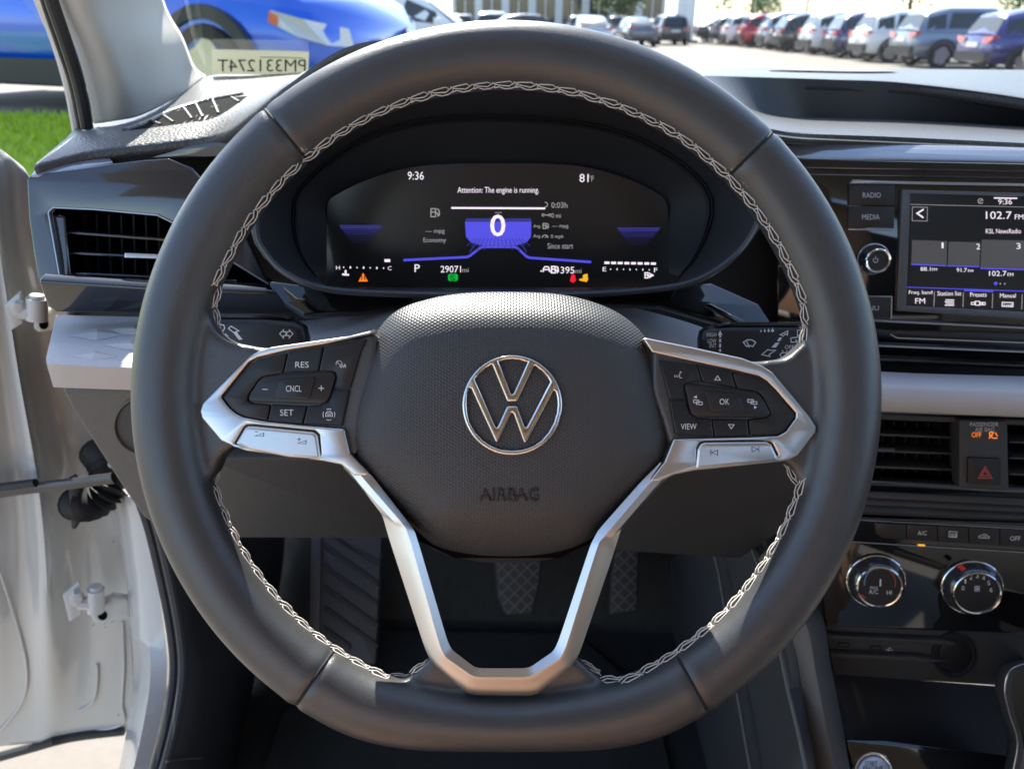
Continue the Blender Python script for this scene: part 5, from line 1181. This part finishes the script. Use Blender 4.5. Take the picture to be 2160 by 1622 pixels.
link('grass', mesh(bv, bf), nmat('grass_blades', (0.38, 0.52, 0.02), 0.8, var=0.4), smooth=False, kind='stuff', label='bright green cut grass on the bank beside the car', cat='grass', center=False)

def carpaint(nm, c, metal=0.3): return nmat('paint_'+nm, c, 0.28, metal=metal, coat=1.0)
glassdark = nmat('car_glass', (0.02, 0.025, 0.028), 0.06, coat=0.5)
tyre = nmat('tyre', (0.015, 0.015, 0.015), 0.85); alloy = nmat('alloy', (0.45, 0.45, 0.46), 0.3, metal=1); clad = nmat('cladding', (0.03, 0.03, 0.032), 0.6)
tail = nmat('tail_lens', (0.40, 0.015, 0.015), 0.15, coat=0.8); head = nmat('head_lens', (0.55, 0.57, 0.60), 0.25, metal=0.0, coat=0.6); amber = nmat('amber_lens', (0.6, 0.12, 0.02), 0.2); platem = nmat('number_plate', (0.6, 0.6, 0.6), 0.5)
def make_car(name, label, paint, loc, heading, suv=True, L=4.5, hs=1.0, group='cars parked in the row across the lot', cladded=True, detail=False, grille=True):
    t = empty(name, loc, label, 'car', group)
    Mx = Matrix.Translation(loc) @ Matrix.Rotation(R_(heading), 4, 'Z') @ Matrix.Diagonal((L/4.5, 1, hs, 1))
    def put(nm, Vs, Fs, mat, par=t, **kw):
        me = mesh([Mx @ Vector(v) for v in Vs], Fs)
        bmx = bmesh.new(); bmx.from_mesh(me); bmesh.ops.recalc_face_normals(bmx, faces=bmx.faces); bmx.to_mesh(me); bmx.free()
        return link(nm, me, mat, par, **kw)
    lo = [(-2.25, .46, .78, .70), (-2.2, .34, .96, .82), (-2.05, .30, 1.0, .88), (-1.5, .27, 1.02, .91), (0, .25, 1.0, .92), (1.0, .25, .99, .92), (1.4, .26, .98, .91), (1.9, .28, .90, .86), (2.12, .32, .80, .80), (2.25, .42, .66, .66)]
    if not suv: lo = [(-2.3, .46, .80, .70), (-2.22, .34, .95, .80), (-1.9, .28, .98, .86), (-1.3, .25, .96, .90), (0, .23, .93, .91), (1.0, .23, .92, .91), (1.5, .24, .86, .89), (2.0, .26, .76, .83), (2.2, .32, .66, .75), (2.3, .40, .55, .6)]
    Vs, Fs = [], []
    for (x, zb, zt, hw) in lo:
        sec = [(-hw*.86, zb), (-hw, zb+(zt-zb)*.35), (-hw*.985, zb+(zt-zb)*.7), (-hw*.90, zt), (0, zt+.03), (hw*.90, zt), (hw*.985, zb+(zt-zb)*.7), (hw, zb+(zt-zb)*.35), (hw*.86, zb), (0, zb-.01)]
        Vs += [(x, y, z) for y, z in sec]
    ns = 10
    for i in range(len(lo)-1):
        for j in range(ns): Fs.append((i*ns+j, i*ns+(j+1) % ns, (i+1)*ns+(j+1) % ns, (i+1)*ns+j))
    Fs.append(tuple(range(ns))); Fs.append(tuple((len(lo)-1)*ns+j for j in range(ns)))
    put('body', Vs, Fs, paint, angle=45)
    gh = [(-2.12, .98, 1.02, .80, .72), (-1.86, 1.0, 1.50, .85, .66), (-1.2, 1.0, 1.62, .87, .67), (0.1, .99, 1.64, .87, .68), (.55, .98, 1.52, .86, .67), (1.3, .97, 1.0, .82, .74)]
    if not suv: gh = [(-1.75, .96, .99, .80, .72), (-1.0, .95, 1.38, .84, .62), (-.4, .94, 1.45, .85, .63), (.3, .93, 1.42, .85, .63), (1.25, .90, .93, .80, .72)]
    Vs, Fs = [], []
    for (x, zb, zr, wb, wr) in gh: Vs += [(x, -wb, zb-.03), (x, -wr, zr-.05), (x, -wr*.8, zr), (x, 0, zr+.02), (x, wr*.8, zr), (x, wr, zr-.05), (x, wb, zb-.03)]
    for i in range(len(gh)-1):
        for j in range(6): Fs.append((i*7+j, i*7+j+1, (i+1)*7+j+1, (i+1)*7+j))
    put('roof', Vs, Fs, paint, angle=50)
    def gp(i, f, side, s=0.0):                    # point on the greenhouse flank: station i (may be fractional), height fraction f
        a = gh[int(i)]; b = gh[min(int(i)+1, len(gh)-1)]; k = i-int(i); g = [a[q]*(1-k)+b[q]*k for q in range(5)]
        return (g[0], side*((g[3]*(1-f)+g[4]*f)+.012), g[1]-.03+(g[2]-.05-g[1]+.03)*f)
    e = len(gh)-1
    for side in (-1, 1):
        for (i0, i1) in ((0.75, 1.75), (1.85, 2.75), (2.85, e-.55)):
            put('side_window', [gp(i0, .16, side), gp(i1, .16, side), gp(i1-(.1 if i1 > e-1 else 0), .86, side), gp(i0+.15, .86, side)], [(0, 1, 2, 3)], glassdark, smooth=False)
    a, b = gh[0], gh[1]
    put('rear_window', [(a[0]+.04-.012, -a[3]*.86, a[2]+.06), (a[0]+.04-.012, a[3]*.86, a[2]+.06), (b[0]-.04-.02, b[4]*.86, b[2]-.06), (b[0]-.04-.02, -b[4]*.86, b[2]-.06)], [(0, 1, 2, 3)], glassdark, smooth=False)
    a, b = gh[-1], gh[-2]
    put('front_window', [(a[0]-.03+.015, -a[3]*.9, a[2]+.05), (a[0]-.03+.015, a[3]*.9, a[2]+.05), (b[0]+.05+.02, b[4]*.88, b[2]-.04), (b[0]+.05+.02, -b[4]*.88, b[2]-.04)], [(0, 1, 2, 3)], glassdark, smooth=False)
    wx = (-1.36, 1.36); R0 = .34
    for x in wx:
        for side in (-1, 1):
            Vs, Fs = [], []; n_ = 24
            for yy, r in ((.93*side, R0*.72), (.93*side, R0*.96), (.90*side, R0), (.74*side, R0), (.70*side, R0*.9)):
                Vs += [(x+r*math.cos(2*math.pi*j/n_), yy, R0+r*math.sin(2*math.pi*j/n_)) for j in range(n_)]
            for i in range(4):
                for j in range(n_): Fs.append((i*n_+j, i*n_+(j+1) % n_, (i+1)*n_+(j+1) % n_, (i+1)*n_+j))
            wh = put('wheel', Vs, Fs, tyre)
            Vs, Fs = [(x, .915*side, R0)], []
            for j in range(20):
                r = R0*.72 if j % 4 < 2 else R0*.60; Vs.append((x+r*math.cos(2*math.pi*j/20), .928*side, R0+r*math.sin(2*math.pi*j/20)))
            put('rim', Vs, [(0, 1+j, 1+(j+1) % 20) for j in range(20)], alloy, wh)
            ar = [(x+rr*math.cos(aa), side*yy, R0+rr*math.sin(aa)) for aa in [R_(-8+196*q/14) for q in range(15)] for rr, yy in ((.36, .86), (.37, .935), (.45, .935), (.46, .90))]
            put('wheel_arch', ar, [(q*4+c, q*4+c+1, (q+1)*4+c+1, (q+1)*4+c) for q in range(14) for c in range(3)], clad if suv else paint)
    if suv:
        for side in (-1, 1): put('side_cladding', [(-.95, side*.93, .24), (.95, side*.93, .24), (.95, side*.945, .42), (-.95, side*.945, .42), (-.95, side*.90, .22), (.95, side*.90, .22)], [(0, 1, 2, 3), (0, 1, 5, 4)], clad, smooth=False)
        put('rear_bumper', [(-2.27, -.70, .34), (-2.27, .70, .34), (-2.29, .70, .58), (-2.29, -.70, .58), (-2.2, -.84, .34), (-2.2, .84, .34), (-2.22, .85, .58), (-2.22, -.85, .58)], [(0, 1, 2, 3), (0, 4, 7, 3), (1, 5, 6, 2)], clad, smooth=False)
    for side in (-1, 1):
        put('tail_light', [(-2.268, side*.42, .80), (-2.268, side*.68, .80), (-2.25, side*.84, .90), (-2.10, side*.885, .92), (-2.12, side*.88, .99), (-2.24, side*.82, .99), (-2.255, side*.42, .93)], [(0, 1, 2, 5, 6), (2, 3, 4, 5)], tail, smooth=False)
        hl = put('headlight', [(2.29, side*.42, .53), (2.25, side*.71, .55), (2.12, side*.855, .60), (1.93, side*.905, .69), (1.95, side*.90, .76), (2.15, side*.835, .71), (2.275, side*.45, .65)], [(0, 1, 5, 6), (1, 2, 4, 5), (2, 3, 4)], head, smooth=False)
        put('turn_light', [(1.99, side*.898, .662), (1.925, side*.912, .69), (1.945, side*.91, .755), (2.0, side*.895, .725)], [(0, 1, 2, 3)], amber, hl, smooth=False)
        put('mirror', [(.95, side*.92, .98), (.80, side*.95, .97), (.80, side*1.08, .98), (.93, side*1.08, 1.0), (.95, side*.93, 1.12), (.80, side*.95, 1.12), (.80, side*1.08, 1.12), (.93, side*1.08, 1.10)], [(0, 1, 2, 3), (4, 5, 6, 7), (0, 1, 5, 4), (1, 2, 6, 5), (2, 3, 7, 6), (3, 0, 4, 7)], paint, smooth=False)
    put('number_plate', [(-2.275, -.26, .70), (-2.275, .26, .70), (-2.272, .26, .82), (-2.272, -.26, .82)], [(0, 1, 2, 3)], platem, smooth=False)
    if grille: put('grille', [(2.268, -.40, .45), (2.268, .40, .45), (2.262, .42, .70), (2.262, -.42, .70)], [(0, 1, 2, 3)], clad, smooth=False)
    if detail:
        for x in (-.05, 1.02, -.98):
            for side in (-1, 1): put('door_gap', [(x, side*.934, .40), (x+.008, side*.934, .40), (x+.008, side*.925, .97), (x, side*.925, .97)], [(0, 1, 2, 3)], clad, smooth=False)
    return t
P = {k: carpaint(k, c, m) for k, c, m in (('blue', (0.0, 0.10, 0.62), .25), ('white', (.78, .78, .77), 0), ('silver', (.48, .50, .53), .6), ('navy', (.03, .035, .11), .4), ('red', (.38, .02, .03), .3), ('black', (.015, .015, .018), .2), ('grey', (.10, .11, .13), .5), ('slate', (.20, .24, .30), .5), ('purple', (.05, .05, .20), .4))}
make_car('parked_suv', 'bright blue SUV with black cladding parked on the bank beyond the grass', P['blue'], (-3.22, 7.2, .46), -20, L=4.55, hs=1.04, group=None, detail=True, grille=False)
make_car('parked_van', 'tall white boxy car parked across the lot beside the blue SUV', P['white'], (-2.9, 22.5, 0), -4, L=4.8, hs=1.12, group=None)
rowc = [('dark grey sedan at the near end of the parked row', 'grey', 19.0, 0), ('purple blue SUV second from the near end of the parked row', 'purple', 22.2, 1), ('silver SUV with glinting rear window in the parked row', 'slate', 26.2, 1), ('white hatchback between the silver SUV and a navy SUV in the parked row', 'white', 29.4, 1), ('navy SUV between two white cars in the parked row', 'navy', 32.4, 1), ('white SUV between the navy SUV and a black car in the parked row', 'white', 35.6, 1), ('black SUV next to a silver car in the parked row', 'black', 38.8, 1), ('silver hatchback beside the red SUV in the parked row', 'silver', 42.0, 1), ('red SUV in the far half of the parked row', 'red', 45.4, 1), ('white car just behind the red SUV in the parked row', 'white', 48.8, 1), ('dark grey SUV near the far end of the parked row', 'grey', 52.4, 1), ('black sedan at the far end of the parked row', 'black', 56.0, 0)]
random.seed(5)
for lb_, c, y, s_ in rowc: make_car('parked_car', lb_, P[c], (12.3+2.25+random.uniform(-.15, .15), y, 0), random.uniform(-2, 2), suv=bool(s_), L=4.5+random.uniform(-.1, .2), hs=1.0 + (random.uniform(-.02, .05) if s_ else 0))
for lb_, c, x, y, h, s_ in (('dark blue car half hidden behind the blue SUV', 'navy', -6.0, 21, 178, 1), ('dark sedan parked behind the tall white car', 'black', .6, 33, 4, 0), ('silver sedan in the distant line before the building', 'silver', 3.6, 40, 90, 0), ('grey sedan parked beside the white pylon', 'grey', 6.6, 46, 95, 0), ('black car left of the white pylon in the distance', 'black', 9.2, 50, 92, 1), ('slate car farthest left in the distant line', 'slate', -1.2, 44, 88, 1)):
    make_car('parked_car', lb_, P[c], (x, y, 0), h, suv=bool(s_), group='cars in the distance')
# second line of cars farther off
FL = ['nearest the pylon', 'second from the pylon', 'third from the pylon', 'in the middle of its line', 'third from the open end', 'second from the open end', 'at the open end']
for k in range(7): make_car('parked_car', 'small %s car in the far line before the showroom, %s' % ('black' if k % 2 else 'grey', FL[k]), P['black' if k % 2 else 'grey'], (10.5-2.9*k, 62+.3*k, 0), 90, suv=bool(k % 3), group='far line of cars before the building')

def boxm(x0, y0, z0, x1, y1, z1):
    V = [(x, y, z) for z in (z0, z1) for y in (y0, y1) for x in (x0, x1)]
    return V, [(0, 2, 3, 1), (4, 5, 7, 6), (0, 1, 5, 4), (2, 6, 7, 3), (0, 4, 6, 2), (1, 3, 7, 5)]
def bld(name, label, x0, x1, y, depth, h, wall, cat='building', band=None, n=6):
    t = empty(name, ((x0+x1)/2, y, 0), label, cat)
    bevel(link('wall', mesh(*boxm(x0, y, 0, x1, y+depth, h)), wall, t, smooth=False), .05)
    st_ = (x1-x0)/n
    for k in range(n):
        w_ = link('window', mesh(*boxm(x0+st_*(k+.15), y-.06, .5, x0+st_*(k+.85), y+.02, h*.62)), glassdark, t, smooth=False)
        link('frame', mesh(*boxm(x0+st_*(k+.48), y-.10, .5, x0+st_*(k+.52), y-.061, h*.62)), nmat('white_frame', (.7, .7, .7), .4), w_, smooth=False)
    if band: link('sign_band', mesh(*boxm(x0+1, y-.2, h*.70, x1-1, y-.03, h*.92)), band, t, smooth=False)
    link('roof_edge', mesh(*boxm(x0-.3, y-.4, h, x1+.3, y+depth+.3, h+.35)), nmat('roof_trim', (.55, .56, .58), .5), t, smooth=False)
bw_ = nmat('white_render', (.68, .70, .72), .6, var=.06)
bld('showroom', 'white showroom with blue sign band at the far side of the lot', -6, 14, 78, 14, 5.2, bw_, band=nmat('blue_band', (.06, .14, .42), .4), n=8)
bld('brick_building', 'brown brick building beyond the near end of the parked row', 46, 66, 62, 12, 6, nmat('brown_brick', (.26, .17, .12), .8, var=.2), n=6)
pyl = empty('sign_pylon', (11.2, 55, 0), 'white pylon standing at the far end of the parked row', 'pylon')
bevel(link('column', mesh(*boxm(10.6, 54.8, .15, 11.8, 55.2, 6.5)), bw_, pyl, smooth=False), .03); link('footing', mesh(*boxm(10.3, 54.5, 0, 12.1, 55.5, .15)), GM, pyl, smooth=False); link('sign_panel', mesh(*boxm(10.7, 54.70, 3.2, 11.7, 54.799, 6.0)), nmat('blue_band', (.06, .14, .42), .4), pyl, smooth=False)
def tree(label, x, y, h, r, col, seed):
    random.seed(seed); t = empty('tree', (x, y, 0), label, 'tree', 'trees behind the lot')
    V, Fc = tube_mesh([(x, y, 0), (x+.1, y, h*.3), (x-.05, y+.1, h*.6), (x, y, h*.9)], [.22, .17, .11, .04], 8); link('trunk', mesh(V, Fc), nmat('bark', (.10, .07, .05), .9), t)
    V, Fc = [], []
    cl = [(random.gauss(0, r*.45), random.gauss(0, r*.45), h*.62+random.gauss(0, h*.16)) for _ in range(14)]
    for k in range(2600):
        c = random.choice(cl); a, b_, e_ = random.gauss(0, r*.26), random.gauss(0, r*.26), random.gauss(0, r*.22)
        p = Vector((x+c[0]+a, y+c[1]+b_, max(h*.22, c[2]+e_))); u = Vector((random.gauss(0, 1), random.gauss(0, 1), random.gauss(0, .7))).normalized()*.13; v = u.orthogonal().normalized()*.09
        b0 = len(V); V += [p-u, p+v, p+u, p-v]; Fc.append((b0, b0+1, b0+2, b0+3))
    link('crown', mesh(V, Fc), nmat('leaves_%d' % int(col[1]*1000), col, .6), t, smooth=False)
for k, (lb_, x, y, h, r) in enumerate((('leafy tree standing before the showroom', 7.5, 72, 6.5, 2.6), ('broad leafy tree behind the middle of the parked row', 31, 66, 7.5, 3.4), ('slim tree just left of the white pylon', 9.0, 70, 6.0, 2.0), ('leafy tree between the parked row and the brick building', 42, 70, 6.5, 2.8), ('small tree behind the red SUV', 21, 74, 5.0, 2.0))): tree(lb_, x, y, h, r, (.055+.01*(k % 3), .10+.012*k, .025), 20+k)
pole = empty('lamp_post', (20.2, 58, 0), 'thin dark lamp post behind the red SUV', 'lamp post')
tube('post', [(20.2, 58, 0), (20.2, 58, 9)], .09, clad, pole, n=8); link('lamp_head', mesh(*boxm(19.6, 57.8, 9, 20.8, 58.2, 9.15)), clad, pole, smooth=False); link('base', mesh(*boxm(19.9, 57.7, 0, 20.5, 58.3, .5)), GM, pole, smooth=False)
